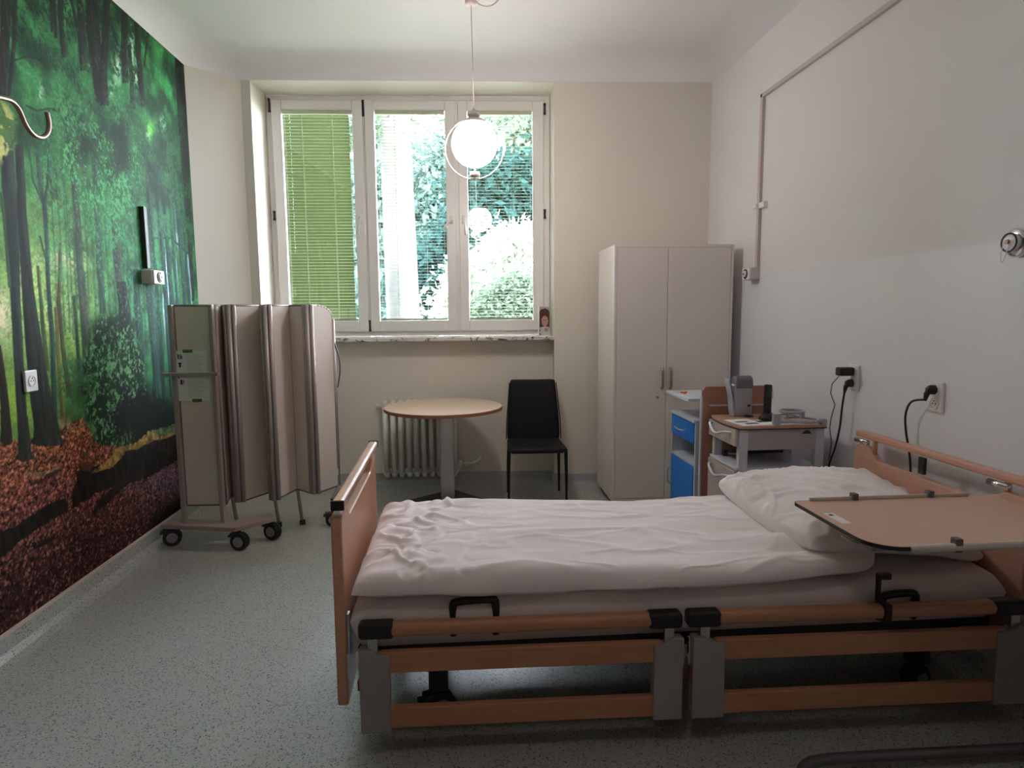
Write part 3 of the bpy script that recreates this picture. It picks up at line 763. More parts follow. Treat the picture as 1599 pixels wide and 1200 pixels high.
o = obj('cable_duct', MB().box(XL+.003, XL+.034, 4.345, 4.385, 1.80, 2.19), mat('duct_dark', (.012, .016, .01), .5), bevel=.002)
tag(o, 'short black vertical strip on the mural above the call box', 'cable duct')
rb = call_box('beige and white call box at the lower end of the right wall duct', 4.38, 4.50, 1.715, 1.80, XR, -1, .065)
b = MB(); b.tube([(XR-.07, 4.45, 1.72), (XR-.071, 4.45, 1.57)], .0015, 6)
obj('pull_cord', b, m_plast, rb)
b = MB()
b.box(XR-.022, XR, 4.385, 4.42, 1.80, 2.97); b.box(XR-.022, XR, Y0, 4.42, 2.945, 2.972)
o = obj('cable_duct', b, mat('duct_beige', (.56, .48, .45), .5), bevel=.002)
tag(o, 'long beige cable duct running up the right wall and along below the cove', 'cable duct')
b = MB(); b.box(XR-.05, XR-.022, 4.375, 4.43, 2.205, 2.235); b.box(XR-.03, XR, 4.30, 4.375, 2.20, 2.24)
o = obj('duct_clip', b, m_plast, bevel=.003); tag(o, 'small white clip across the vertical cable duct on the right wall', 'clip')

def wall_socket(label, yc, zc, wx, sgn, w=.085, h=.155, name='wall_socket'):
    t = thing(name, label, 'socket', (wx, yc, zc), group=None)
    obj('frame', MB().box(min(wx, wx+sgn*.014), max(wx, wx+sgn*.014), yc-w/2, yc+w/2, zc-h/2, zc+h/2), m_plast, t, bevel=.004)
    for dz in ((h*.23, -h*.23) if h > .1 else (0,)):
        b = MB(); b.lathe([(.027, -sgn*.002), (.027, sgn*.005), (.022, sgn*.005), (.020, sgn*.0008)], (wx+sgn*.014, yc, zc+dz), 'x', 28)
        s = obj('outlet', b, m_plast, t, smooth=False)
        b = MB()
        for dy in (-.0095, .0095): b.lathe([(.003, 0), (.003, sgn*.0012)], (wx+sgn*.0145, yc+dy, zc+dz), 'x', 10)
        b.tube([(wx+sgn*.0145, yc, zc+dz+.012), (wx+sgn*.0185, yc, zc+dz+.012)], .002, 8)
        obj('contacts', b, m_dark, s)
    return t
wall_socket('white double socket on the mural between two tree trunks', 3.165, 1.197, XL+.003, 1, .085, .10)
wall_socket('white double socket on the right wall holding an adapter and a black plug', 3.238, 1.14, XR, -1, .085, .135)
wall_socket('white double socket on the right wall holding a single black plug', 2.642, 1.115, XR, -1, .085, .135)
o = wall_socket('small white socket low on the right wall behind the cordless phone', 4.16, .945, XR, -1, .08, .07)

# adapter and plugs with their cords
t = thing('power_adapter', 'black plug-in adapter with a thin cord in the upper right wall outlet near the cabinets', 'adapter', (XR-.014, 3.238, 1.17))
b = MB(); b.box(XR-.10, XR-.020, 3.212, 3.264, 1.150, 1.196); obj('body', b, m_black, t, bevel=.008)
b = MB(); b.tube([(XR-.08, 3.25, 1.152), (XR-.09, 3.30, 1.10), (XR-.06, 3.36, 1.04), (XR-.05, 3.33, .98), (XR-.05, 3.36, .90), (XR-.04, 3.385, .84), (XR-.035, 3.37, .76), (XR-.035, 3.38, .68), (XR-.03, 3.40, .655)], .0025, 8)
obj('cord', b, m_black, t, smooth=True)
def plug(label, y, z, pts):
    t = thing('power_plug', label, 'plug', (XR-.014, y, z))
    b = MB(); b.lathe([(.018, 0), (.021, -.006), (.021, -.022), (.014, -.036)], (XR-.014, y, z), 'x', 20)
    b.tube([(XR-.036, y, z+.004), (XR-.046, y+.008, z-.02), (XR-.046, y+.016, z-.05)], [.014, .012, .007], 12)
    obj('body', b, m_black, t, smooth=True)
    b = MB(); b.tube(pts, .0052, 10); obj('cord', b, m_black, t, smooth=True)
def smooth_path(pts, n=8):
    P_ = [Vector(p) for p in pts]; out = []
    for i in range(len(P_)-1):
        p0, p1, p2, p3 = P_[max(i-1, 0)], P_[i], P_[i+1], P_[min(i+2, len(P_)-1)]
        for k in range(n):
            t = k/n
            out.append(.5*((2*p1)+(p2-p0)*t+(2*p0-5*p1+4*p2-p3)*t*t+(3*p1-p0-3*p2+p3)*t**3))
    out.append(P_[-1]); return out
plug('black angled plug in the lower right wall outlet near the cabinets', 3.238, 1.109,
     smooth_path([(XR-.046, 3.254, 1.06), (XR-.05, 3.262, .98), (XR-.05, 3.275, .86), (XR-.05, 3.31, .74), (XR-.05, 3.36, .62), (XR-.05, 3.34, .5), (XR-.05, 3.30, .38), (XR-.04, 3.2, .2)]))
plug('black plug with a curved cord in the socket above the bed head', 2.642, 1.146,
     smooth_path([(XR-.046, 2.658, 1.10), (XR-.05, 2.735, 1.08), (XR-.045, 2.775, 1.02), (XR-.04, 2.775, .94), (XR-.035, 2.745, .82), (XR-.03, 2.74, .72), (XR-.03, 2.74, .5)]))

# round chrome wall fitting with a wire loop at the right edge
t = thing('wall_fitting', 'round chrome wall fitting with a wire loop at the right edge', 'fitting', (XR, 2.275, 1.745))
b = MB(); b.lathe([(.055, 0), (.055, -.02), (.048, -.03), (.036, -.034)], (XR, 2.275, 1.745), 'x', 40); obj('dome', b, m_chrome, t, smooth=True)
b = MB(); b.lathe([(.034, 0), (.034, -.012), (.028, -.016)], (XR-.033, 2.275, 1.745), 'x', 32); d = obj('face', b, m_plast, t, smooth=True)
b = MB(); b.ring((XR-.05, 2.275, 1.745), .0335, .003, (1, 0, 0)); obj('rim', b, m_dark, t, smooth=True)
b = MB(); b.lathe([(.009, 0), (.009, -.008)], (XR-.049, 2.28, 1.748), 'x', 16); obj('screw', b, m_bronze, d)
b = MB(); b.tube(smooth_path([(XR-.055, 2.292, 1.745), (XR-.062, 2.294, 1.70), (XR-.064, 2.283, 1.672), (XR-.062, 2.272, 1.70), (XR-.055, 2.27, 1.74)]), .0018, 8); obj('wire_loop', b, m_steel, t, smooth=True)

# curved hook on the left wall
hx = XL+.10
def on_x(u_, v_, x_):
    d = RM.T @ np.array([(u_-CX)/F_PX, (v_-CY)/F_PX, 1.]); k = x_/d[0]
    return Vector((x_, d[1]*k, EYE+d[2]*k))
pts = [on_x(a, b_, hx) for a, b_ in ((-30, 146), (0, 152), (18, 158), (30, 172), (38, 191), (46, 204), (55, 212), (66, 214.5), (74, 208), (76.5, 194), (73, 175))]
t = thing('wall_hook', 'bronze S-curved metal hook on the left wall before the mural', 'hook', (XL+.003, pts[0].y-.12, pts[0].z))
b = MB(); b.tube(smooth_path([Vector((XL+.01, pts[0].y-.12, pts[0].z)), Vector((XL+.07, pts[0].y-.11, pts[0].z+.005))]+pts, 6), .0105, 14); obj('rod', b, m_bronze, t, smooth=True)
b = MB(); b.lathe([(.04, 0), (.04, .006), (.015, .012)], (XL+.003, pts[0].y-.12, pts[0].z), 'x', 28); obj('wall_plate', b, m_bronze, t, smooth=True)

# ------------------------------------------------------------------ globe pendants
m_globe = emis('lit_opal_glass', (1., .87, .84), LAMP)
m_globe2 = emis('dimmer_opal_glass', (1., .87, .84), LAMP*.3)
m_lampw = mat('lamp_white', (.78, .70, .69), .35)
def pendant(label, x, y, z, zc=ZT, gm=None):
    t = thing('globe_pendant', label, 'lamp', (x, y, zc), group='globe pendants')
    b = MB(); b.lathe([(.05, 0), (.05, -.02), (.02, -.03), (.018, -.12), (.036, -.13), (.036, -.165), (.028, -.175), (.004, -.178)], (x-.01, y, zc), 'z', 28); rs = obj('ceiling_rose', b, m_lampw, t, smooth=True)
    b = MB(); b.ring((x+.085, y, zc-.094), .085, .0055, (0, 1, .02), 56, 10); obj('rose_ring', b, m_lampw, rs, smooth=True)
    b = MB(); b.tube([(x-.008, y, zc-.17), (x, y, z+.19)], .0028, 8); obj('cord', b, m_lampw, t, smooth=True)
    b = MB(); b.lathe([(.006, .215), (.012, .205), (.012, .19), (.036, .182), (.04, .17), (.03, .165), (.03, .15)], (x, y, z), 'z', 28); obj('lamp_holder', b, m_lampw, t, smooth=True)
    b = MB(); b.lathe([(.028, .152), (.055, .146), (.075, .128), (.078, .118)], (x, y, z), 'z', 36); obj('cap', b, m_lampw, t, smooth=True)
    b = MB(); b.sphere((x, y, z), .142, u=40, v=28); obj('globe', b, gm or m_globe, t, smooth=True)
    b = MB(); b.ring((x-.0, y-.0, z-.03), .184, .0035, (.12, 1, 0)); obj('ring', b, m_lampw, t, smooth=True)
    b = MB(); b.tube([(x, y, z-.212), (x, y, z-.14)], .004, 8); b.lathe([(.03, -.172), (.034, -.186), (.028, -.205)], (x, y, z), 'z', 24); obj('finial', b, m_lampw, t, smooth=True)
    return t
pendant('lit white globe lamp with a thin ring, hanging before the window', .108, 4.14, 2.548)
pendant('lit white globe lamp with a thin ring, hanging near the viewer', .10, .93, 2.62, gm=m_globe2)
# ------------------------------------------------------------------ radiator
def radiator():
    t = thing('radiator', 'white ribbed cast iron radiator under the window behind the round table', 'radiator', bk(1.31, .06, 0))
    s0, pitch, d = .985, .0655, .078
    z0, z1 = .13, .70
    for k in range(10):
        s = s0+k*pitch; b = MB()
        for dd in (-.038, .038):
            b.tube([bk(s, d+dd, z0), bk(s, d+dd, z1)], .0205, 12)
        # loops closing the section above and below, with pointed ribs
        for z, sg in ((z1, 1), (z0, -1)):
            b.tube([bk(s, d-.038, z), bk(s, d-.028, z+sg*.03), bk(s, d, z+sg*.038), bk(s, d+.028, z+sg*.03), bk(s, d+.038, z)], [.0205, .022, .022, .022, .0205], 12)
            b.tube([bk(s-pitch*.52, d, z), bk(s+pitch*.52, d, z)], .026, 14)
            b.lathe([(.016, 0), (.003, sg*.032)], bk(s, d-.038, z+sg*.012), 'z', 10)
        obj('section', b, m_radi, t, smooth=True)
    b = MB()
    b.tube([bk(s0-.03, d, z1), bk(s0-.065, d, z1)], .016, 12); b.tube([bk(s0-.065, d, z1), bk(s0-.075, d, z1)], .022, 12)
    obj('vent_plug', b, m_radi, t, smooth=True)
    e = s0+9*pitch
    b = MB(); b.tube([bk(e+.03, d, z0+.05), bk(e+.06, d, z0+.05)], .034, 14); b.tube([bk(e+.06, d, z0+.05), bk(e+.15, d, z0+.055), bk(e+.20, d+.01, z0+.075), bk(e+.225, d+.052, z0+.09)], .014, 12)
    b.tube([bk(e+.085, d, z0+.05), bk(e+.115, d, z0+.052)], .021, 12); b.tube([bk(e+.03, d, z0), bk(e+.03, d, z0+.05)], .02, 12)
    obj('valve', b, m_radi, t, smooth=True)
    for s in (s0+pitch*1.5, s0+pitch*7.5): obj('bracket', MB().box(s-.01, s+.01, d, .13, z0+.03, z0+.05, MBK), m_radi, t)
radiator()

# ------------------------------------------------------------------ round table
tx, ty = -.14, 4.99
t = thing('round_table', 'round pale wood table on a steel column before the radiator', 'table', (tx, ty, 0))
b = MB(); b.lathe([(.455, .747), (.459, .75), (.459, .772), (.456, .775)], (tx, ty, 0), 'z', 96); obj('tabletop', b, m_maple, t)
b = MB(); b.lathe([(.4605, .7485), (.4615, .75), (.4615, .7715), (.4605, .773)], (tx, ty, 0), 'z', 96)
obj('edge_band', b, wood('edge_band', lin(150, 100, 74), lin(166, 114, 86), 'X', .5), t)
px_ = -.118
b = MB(); b.box(px_-.055, px_+.055, ty-.055, ty+.055, .018, .735); obj('column', b, m_steel, t, bevel=.008)
b = MB(); b.box(px_-.14, px_+.14, ty-.14, ty+.14, .73, .747); obj('top_plate', b, m_dark, t, bevel=.003)
b = MB(); Mz = Matrix.Translation((px_, ty-.02, 0)) @ Matrix.Rotation(math.radians(38), 4, 'Z'); b.box(-.23, .23, -.23, .23, 0, .02, Mz); obj('base_plate', b, m_dark, t, bevel=.005)

# ------------------------------------------------------------------ chair
def chair():
    t = thing('dining_chair', 'black leather chair with slim black legs beside the round table', 'chair', (.585, 5.0, 0), math.radians(-2))
    # seat 0.46 wide, front towards the viewer (local -y)
    n = 12; rows = []
    def sec(y, w, zt, th):
        return [(-w, y, zt-th*.5), (-w+.008, y, zt-.004), (-w*.6, y, zt+.004-.006), (0, y, zt-.008), (w*.6, y, zt-.002), (w-.008, y, zt-.004), (w, y, zt-th*.5), (w-.01, y, zt-th), (0, y, zt-th-.004), (-w+.01, y, zt-th)]
    b = MB(); rows = [sec(-.235, .215, .452, .012), sec(-.232, .226, .462, .04), sec(-.20, .232, .472, .05), sec(-.05, .23, .468, .05), (sec(.12, .222, .466, .05)), sec(.19, .216, .47, .05), sec(.215, .21, .47, .03)]
    V = b.grid(rows, closed_v=True); b.bm.faces.new(V[0]); b.bm.faces.new(V[-1][::-1])
    obj('seat', b, m_leather, t, world=False, smooth=True, subsurf=1)
    # back: tall tapered pad leaning backwards
    def bsec(z, w, y, th, dip=0.):
        return [(-w, y, z+dip), (-w*.93, y-th*.5, z+dip*.7), (-w*.5, y-th*.42, z), (0, y-th*.36, z-dip*.5), (w*.5, y-th*.42, z), (w*.93, y-th*.5, z+dip*.7), (w, y, z+dip), (w*.93, y+th*.5, z+dip*.7), (0, y+th*.6, z-dip*.5), (-w*.93, y+th*.5, z+dip*.7)]
    b = MB(); rows = [bsec(.435, .205, .195, .03), bsec(.445, .226, .195, .045), bsec(.60, .222, .21, .042), bsec(.78, .206, .235, .038), bsec(.90, .196, .262, .032, .006), bsec(.932, .190, .268, .026, .008), bsec(.94, .178, .27, .010, .008)]
    V = b.grid(rows, closed_v=True); b.bm.faces.new(V[0]); b.bm.faces.new(V[-1][::-1])
    bo = obj('backrest', b, m_leather, t, world=False, smooth=True, subsurf=1)
    for sx in (-1, 1):
        b = MB(); b.tube([(sx*.227, .17, .46), (sx*.222, .182, .60), (sx*.206, .21, .78), (sx*.194, .245, .92)], .004, 6)
        obj('seam', b, m_leather, bo, world=False, smooth=True)
    for sx in (-1, 1):
        b = MB(); b.tube([(sx*.218, -.20, .45), (sx*.223, -.205, .25), (sx*.224, -.208, .012)], [.018, .015, .011], 4, up=(1, 1, 0)); lg = obj('leg', b, m_leather, t, world=False)
        b = MB(); b.lathe([(.011, 0), (.011, .012)], (sx*.224, -.208, 0), 'z', 10); obj('foot_cap', b, m_black, lg, world=False)
        b = MB(); b.tube([(sx*.205, .185, .45), (sx*.213, .20, .25), (sx*.216, .215, .012)], [.018, .015, .011], 4, up=(1, 1, 0)); lg = obj('leg', b, m_leather, t, world=False)
        b = MB(); b.lathe([(.011, 0), (.011, .012)], (sx*.216, .215, 0), 'z', 10); obj('foot_cap', b, m_black, lg, world=False)
    b = MB(); b.box(-.2, .2, -.19, .18, .415, .43); obj('seat_frame', b, m_black, t, world=False)
chair()

# ------------------------------------------------------------------ wardrobe
WA = math.atan2(T.y, T.x)*.4
t = thing('wardrobe', 'tall off-white two door wardrobe against the window wall', 'wardrobe', (1.13, 4.65, 0), WA)
W, D, Hh = .89, .58, 1.985
b = MB(); b.box(0, .019, .0, D, .055, Hh); b.box(W-.019, W, 0, D, .055, Hh); b.box(.019, W-.019, 0, D, Hh-.02, Hh); b.box(.019, W-.019, 0, D, .055, .085); b.box(.019, W-.019, D-.008, D, .085, Hh-.02)
obj('body', b, m_wardrobe, t, world=False, bevel=.0015)
b = MB(); b.box(.03, W-.03, .03, D-.01, 0, .055); obj('plinth', b, m_dark, t, world=False)
mh = mat('satin_handle', (.36, .32, .28), .35, metal=.8)
for k, (a0, a1) in enumerate(((.021, .3965), (.3995, W-.021))):
    d = obj('door', MB().box(a0, a1, -.002, .016, .088, Hh-.022), m_wardrobe, t, world=False, bevel=.0015)
    hx_ = a1-.03 if k == 0 else a0+.03
    h = MB(); h.tube(smooth_path([(hx_, -.002, .925), (hx_, -.026, .94), (hx_, -.030, 1.0), (hx_, -.026, 1.06), (hx_, -.002, 1.075)], 5), .0085, 8, sx=1.2)
    obj('handle', h, mh, d, world=False, smooth=True)
    if k == 0:
        h = MB(); h.lathe([(.011, 0), (.011, -.004), (.006, -.006)], (a1-.062, -.002, .86), 'y', 20); obj('lock', h, mh, d, world=False)

# leaflet holder on the sill
t = thing('leaflet_holder', 'clear stand with a portrait leaflet at the right end of the window sill', 'leaflet holder', bk(2.375, .20, 1.296), WA*2)
def leaf_print():
    m, nt, out = new_mat('leaflet_print')
    p = nt.nodes.new('ShaderNodeBsdfPrincipled'); tc = nt.nodes.new('ShaderNodeTexCoord')
    def blobm(c, s, r):
        mp = nt.nodes.new('ShaderNodeMapping'); mp.vector_type = 'POINT'
        mp.inputs['Location'].default_value = (-c[0]*s[0], 0, -c[1]*s[1]); mp.inputs['Scale'].default_value = (s[0], 0, s[1])
        nz = nt.nodes.new('ShaderNodeTexNoise'); nz.inputs['Scale'].default_value = 60
        nt.links.new(tc.outputs['Object'], nz.inputs['Vector'])
        ln = nt.nodes.new('ShaderNodeVectorMath'); ln.operation = 'LENGTH'
        nt.links.new(tc.outputs['Object'], mp.inputs['Vector']); nt.links.new(mp.outputs['Vector'], ln.inputs[0])
        ad = nt.nodes.new('ShaderNodeMath'); ad.operation = 'MULTIPLY_ADD'; ad.inputs[1].default_value = .35
        nt.links.new(nz.outputs['Fac'], ad.inputs[0]); nt.links.new(ln.outputs['Value'], ad.inputs[2])
        l = nt.nodes.new('ShaderNodeMath'); l.operation = 'LESS_THAN'; l.inputs[1].default_value = r
        nt.links.new(ad.outputs['Value'], l.inputs[0]); return l.outputs['Value']
    cur = None
    base = (.05, .05, .08, 1)
    for (c, s, r, colr) in (((.0, .235), (9, 22), 1.1, (.42, .40, .42, 1)), ((.0, .155), (17, 13), 1.2, (.09, .03, .03, 1)), ((.004, .125), (28, 18), 1.0, (.50, .27, .22, 1)), ((.002, .06), (16, 40), .9, (.55, .5, .5, 1)), ((.01, .03), (14, 24), .9, (.5, .52, .56, 1)), ((.018, .05), (36, 40), .8, (.45, .26, .14, 1)), ((-.006, .135), (120, 160), .9, (.05, .03, .03, 1)), ((.014, .135), (120, 160), .9, (.05, .03, .03, 1))):
        f = blobm(c, s, r); mx = nt.nodes.new('ShaderNodeMix'); mx.data_type = 'RGBA'
        nt.links.new(f, mx.inputs['Factor']); mx.inputs['B'].default_value = colr
        if cur is None: mx.inputs['A'].default_value = base
        else: nt.links.new(cur, mx.inputs['A'])
        cur = mx.outputs['Result']
    nt.links.new(cur, p.inputs['Base Color']); p.inputs['Roughness'].default_value = .4
    nt.links.new(p.outputs['BSDF'], out.inputs['Surface']); return m
obj('leaflet', MB().box(-.042, .045, 0, .004, .006, .25), leaf_print(), t, world=False)
obj('holder', MB().box(-.052, -.046, -.02, .03, 0, .255).box(-.046, .05, -.02, .03, 0, .004).box(-.046, .05, .006, .009, .004, .255), m_pvc, t, world=False)

# ------------------------------------------------------------------ folding screen on castors
def castor(b_fork, b_wheel, x, y, r=.055, ang=0.):
    M_ = Matrix.Translation((x, y, 0)) @ Matrix.Rotation(ang, 4, 'Z')
    return M_
def put_castor(parent, x, y, r, ang, ztop, mf, mwheel=None):
    M_ = Matrix.Translation((x, y, 0)) @ Matrix.Rotation(ang, 4, 'Z')
    b = MB()
    b.lathe([(r*.82, -.012), (r, -.008), (r, .008), (r*.82, .012)], (0, -.014, r), 'y', 28); b.lathe([(r*.82, -.012), (r, -.008), (r, .008), (r*.82, .012)], (0, .014, r), 'y', 28)
    bmesh.ops.transform(b.bm, matrix=M_, verts=b.bm.verts)
    w = obj('castor', b, m_rubber, parent)
    b = MB(); b.lathe([(r*.6, -.0275), (r*.6, .0275)], (0, 0, r), 'y', 24); bmesh.ops.transform(b.bm, matrix=M_, verts=b.bm.verts)
    obj('hub', b, m_grey, w)
    b = MB(); b.box(-.02, .02, -.006, .006, r, r*2.05); b.tube([(0, 0, r*2.0), (0, 0, ztop)], .010, 10)
    b.box(-.02-r*.6, -.005, -.022, .022, r*1.75, r*2.0); b.box(-r*1.25, -r*.6, -.02, .02, r*1.5, r*1.75)
    bmesh.ops.transform(b.bm, matrix=M_, verts=b.bm.verts)
    obj('fork', b, mf, w)
    return w
def screen():
    zb, zt = .27, 1.555
    # plan of the folds, seen from above
    pl = [(-1.80, 4.21), (-1.545, 4.20), (-1.60, 4.47), (-1.475, 4.245), (-1.325, 4.50), (-1.255, 4.265), (-1.17, 4.535), (-1.02, 4.39), (-.895, 4.60)]
    t = thing('folding_screen', 'beige concertina folding screen on castors beside the mural', 'folding screen', (-1.5, 4.3, 0))
    for k in range(len(pl)-1):
        p0, p1 = Vector(pl[k]), Vector(pl[k+1]); d = (p1-p0); L = d.length; ang = math.atan2(d.y, d.x)
        M_ = Matrix.Translation((p0.x, p0.y, 0)) @ Matrix.Rotation(ang, 4, 'Z')
        x0, x1 = .012, L-.012
        last = k == len(pl)-2
        if last:
            R = .14
            poly = [(x0, zb), (x1, zb)]+[(x1-R+R*math.cos(a), zt-.075+.075*math.sin(a)) for a in np.linspace(0, PI/2, 8)]+[(x0, zt)]
        else: poly = [(x0, zb), (x1, zb), (x1, zt), (x0, zt)]
        b = MB(); b.prism(poly, 'y', -.009, .009, M_); pn = obj('panel', b, m_screen, t)
        # dark trim running round the panel
        b = MB()
        for q0, q1 in zip(poly, poly[1:]+poly[:1]):
            b.tube([M_ @ Vector((q0[0], 0, q0[1])), M_ @ Vector((q1[0], 0, q1[1]))], .0105, 8)
        obj('edge_trim', b, mat('screen_trim', (.22, .17, .165), .5, metal=.2), pn, smooth=True)
    # hinge posts at the front folds
    for k, (x, y) in enumerate(pl):
        if k in (0, 1): continue
        r = .016
        b = MB(); b.tube([(x, y, zb-.005), (x, y, zt+.006 if k < 8 else zt-.09)], r, 12)
        if k in (3, 5, 7): b.tube([(x+.028, y+.012, zb-.005), (x+.028, y+.012, zt+.006)], r*.9, 12); b.tube([(x-.026, y+.014, zb-.005), (x-.026, y+.014, zt+.006)], r*.7, 12)
        obj('hinge_post', b, m_alu, t, smooth=True)
    for (x, y) in ((-1.805, 4.19), (-1.555, 4.175)):
        b = MB(); b.box(x-.013, x+.013, y-.02, y+.02, .155, zt+.008); obj('end_post', b, m_alu, t, bevel=.004)
    b = MB(); b.box(-1.86, -1.52, 4.13, 4.15, 1.118, 1.14); b.box(-1.565, -1.545, 4.15, 4.18, 1.118, 1.14); b.box(-1.815, -1.795, 4.15, 4.18, 1.118, 1.14)
    obj('push_handle', b, m_alu, t, bevel=.003)
    # boomerang foot plate
    q = [(-2.005+.06, 4.165), (-1.445, 4.05), (-1.24, 4.245), (-1.30, 4.33), (-1.50, 4.20), (-1.86, 4.28), (-1.93, 4.27)]
    b = MB(); b.prism(q, 'z', .128, .158); obj('foot_plate', b, m_scrbase, t, bevel=.006)
    put_castor(t, -1.90, 4.215, .056, .3, .13, m_dark); put_castor(t, -1.43, 4.09, .056, -.2, .13, m_dark); put_castor(t, -1.275, 4.265, .056, -.4, .13, m_dark)
    put_castor(t, -.925, 4.50, .05, .2, .20, m_dark); b = MB(); b.tube([(-.925, 4.50, .19), (-.90, 4.585, .24), (-.895, 4.60, zb+.02)], .012, 10); obj('castor_arm', b, m_alu, t, smooth=True)
    for (x, y) in ((-1.60, 4.47), (-1.325, 4.50), (-1.17, 4.535)):
        b = MB(); b.tube([(x, y, zb), (x+.02, y+.02, .02)], .013, 10); lg = obj('leg', b, m_alu, t, smooth=True)
        b = MB(); b.lathe([(.022, 0), (.020, .03), (.014, .034)], (x+.02, y+.02, 0), 'z', 14); obj('rubber_foot', b, m_rubber, lg)
    # pull strap at the free end
    b = MB(); b.tube(smooth_path([(-.885, 4.60, 1.30), (-.86, 4.61, 1.2), (-.855, 4.61, 1.1), (-.875, 4.605, .98)]), .004, 8, sx=2.5); obj('pull_strap', b, m_dark, t, smooth=True)
    b = MB(); b.box(-.908, -.885, 4.56, 4.562, .35, .40); 
    M_ = Matrix.Identity(4); obj('care_label', b, m_paper, t)
screen()
# notices taped to the screen, with short illegible lines
def notice(label, z0, z1, x0, x1, y, tape, marks):
    t = thing('paper_notice', label, 'notice', ((x0+x1)/2, y, z0), group='notices on the folding screen')
    obj('sheet', MB().box(x0, x1, y-.0006, y+.0006, z0, z1), m_paper, t)
    b = MB()
    r = random.Random(int(z0*1000))
    z = z1-.02
    while z > z0+.02:
        b.box(x0+.062, x0+.062+(x1-x0-.075)*r.uniform(.6, 1), y-.0012, y-.0006, z-.0015, z); z -= .008
    obj('text_lines', b, mat('grey_ink', (.35, .35, .36), .8), t)
    b = MB()
    for (a, c, w, h) in marks: b.box(x0+a, x0+a+w, y-.0014, y-.0006, z1-c-h, z1-c)
    obj('bold_marks', b, m_ink, t)
    obj('tape', MB().box(x0+tape[0], x0+tape[0]+.06, y-.0016, y-.0006, tape[1]-.01, tape[1]+.01), m_tape, t)
notice('upper white notice taped to the folding screen above its push handle', 1.125, 1.275, -1.795, -1.605, 4.192, (.045, 1.272), [(.012, .022, .008, .03), (.026, .022, .006, .03), (.034, .03, .006, .022), (.014, .075, .02, .01), (.018, .085, .012, .02)])
notice('lower white notice taped to the folding screen below its push handle', .955, 1.10, -1.795, -1.60, 4.192, (.085, .957), [(.02, .01, .012, .03), (.036, .012, .005, .024)])
# ------------------------------------------------------------------ hospital bed
bed = thing('hospital_bed', 'low wooden hospital bed with lowered slatted side rails in the foreground', 'bed', (.8, 2.5, 0))
YN, YF = 2.055, 3.02
def board_poly(y0, y1, z0, z1, dip, r=.03):
    p = [(y0, z0), (y1, z0)]
    p += [(y1-r+r*math.cos(a), z1-r+r*math.sin(a)) for a in np.linspace(0, PI/2, 6)]
    p += [(y1-.10, z1)]
    p += [(y1-.10-.09*k/8, z1-dip*(.5-.5*math.cos(PI*k/8))) for k in range(1, 9)]
    p += [(y0+.10+.09*k/8, z1-dip*(.5-.5*math.cos(PI*k/8))) for k in range(8, 0, -1)]
    p += [(y0+.10, z1)]
    p += [(y0+r+r*math.cos(a), z1-r+r*math.sin(a)) for a in np.linspace(PI/2, PI, 6)]
    return p
def sheary(b, x0, k):      # the boards stand very slightly skewed
    for v in b.bm.verts: v.co.x += (v.co.y-YN)*k
b = MB(); b.prism(board_poly(YN+.005, YF-.005, .185, .845, .05), 'x', -.432, -.396); sheary(b, 0, -.015)
fb = obj('footboard', b, m_beech_y, bed, bevel=.006)
b = MB(); b.box(-.425, -.385, YN-.005, YF+.005, .868, .898); sheary(b, 0, -.015)
hr = obj('hand_rail', b, m_beech_y, fb, bevel=.010, bseg=3)
for y in (YN-.012, YF+.002):
    b = MB(); b.box(-.427, -.383, y, y+.012, .866, .900); sheary(b, 0, -.015); obj('end_cap', b, m_black, fb, bevel=.004)
for y in (YN+.02, YF-.10):
    b = MB(); b.box(-.418, -.402, y, y+.08, .842, .87); sheary(b, 0, -.015); obj('rail_bracket', b, m_chrome, fb)
b = MB(); b.box(-.396, -.386, YN+.02, YN+.05, .36, .50); obj('board_clamp', b, m_steel, fb, bevel=.002)
b = MB(); b.prism(board_poly(2.03, 3.04, .25, .83, .06), 'x', 1.985, 2.02)
hb_ = obj('headboard', b, wood('beech_head', lin(188, 142, 122), lin(202, 158, 138), 'Y', .4), bed, bevel=.006)
b = MB(); b.box(1.98, 2.022, 2.025, 3.03, .866, .898); obj('hand_rail', b, wood('beech_head_rail', lin(190, 140, 120), lin(206, 156, 134), 'Y', .4), hb_, bevel=.010, bseg=3)
for y in (2.12, 2.935):
    b = MB(); b.tube([(1.985, y, .850), (1.985, y+.09, .850)], .013, 12); obj('rail_sleeve', b, m_chrome, hb_, smooth=True)
for y in (2.14, 2.90):
    b = MB(); b.tube([(2.0, y, .80), (2.0, y, .87)], .012, 12); obj('rail_post', b, m_beech_z, hb_, smooth=True)
b = MB(); b.box(1.978, 1.99, 2.54, 2.575, .79, .862)
for k in range(4): b.box(1.972, 1.979, 2.535, 2.545, .795+k*.018, .803+k*.018)
obj('cable_clip', b, m_black, hb_)
b = MB(); b.box(1.975, 2.027, 2.013, 2.026, .864, .90); obj('end_cap', b, m_black, hb_, bevel=.004)

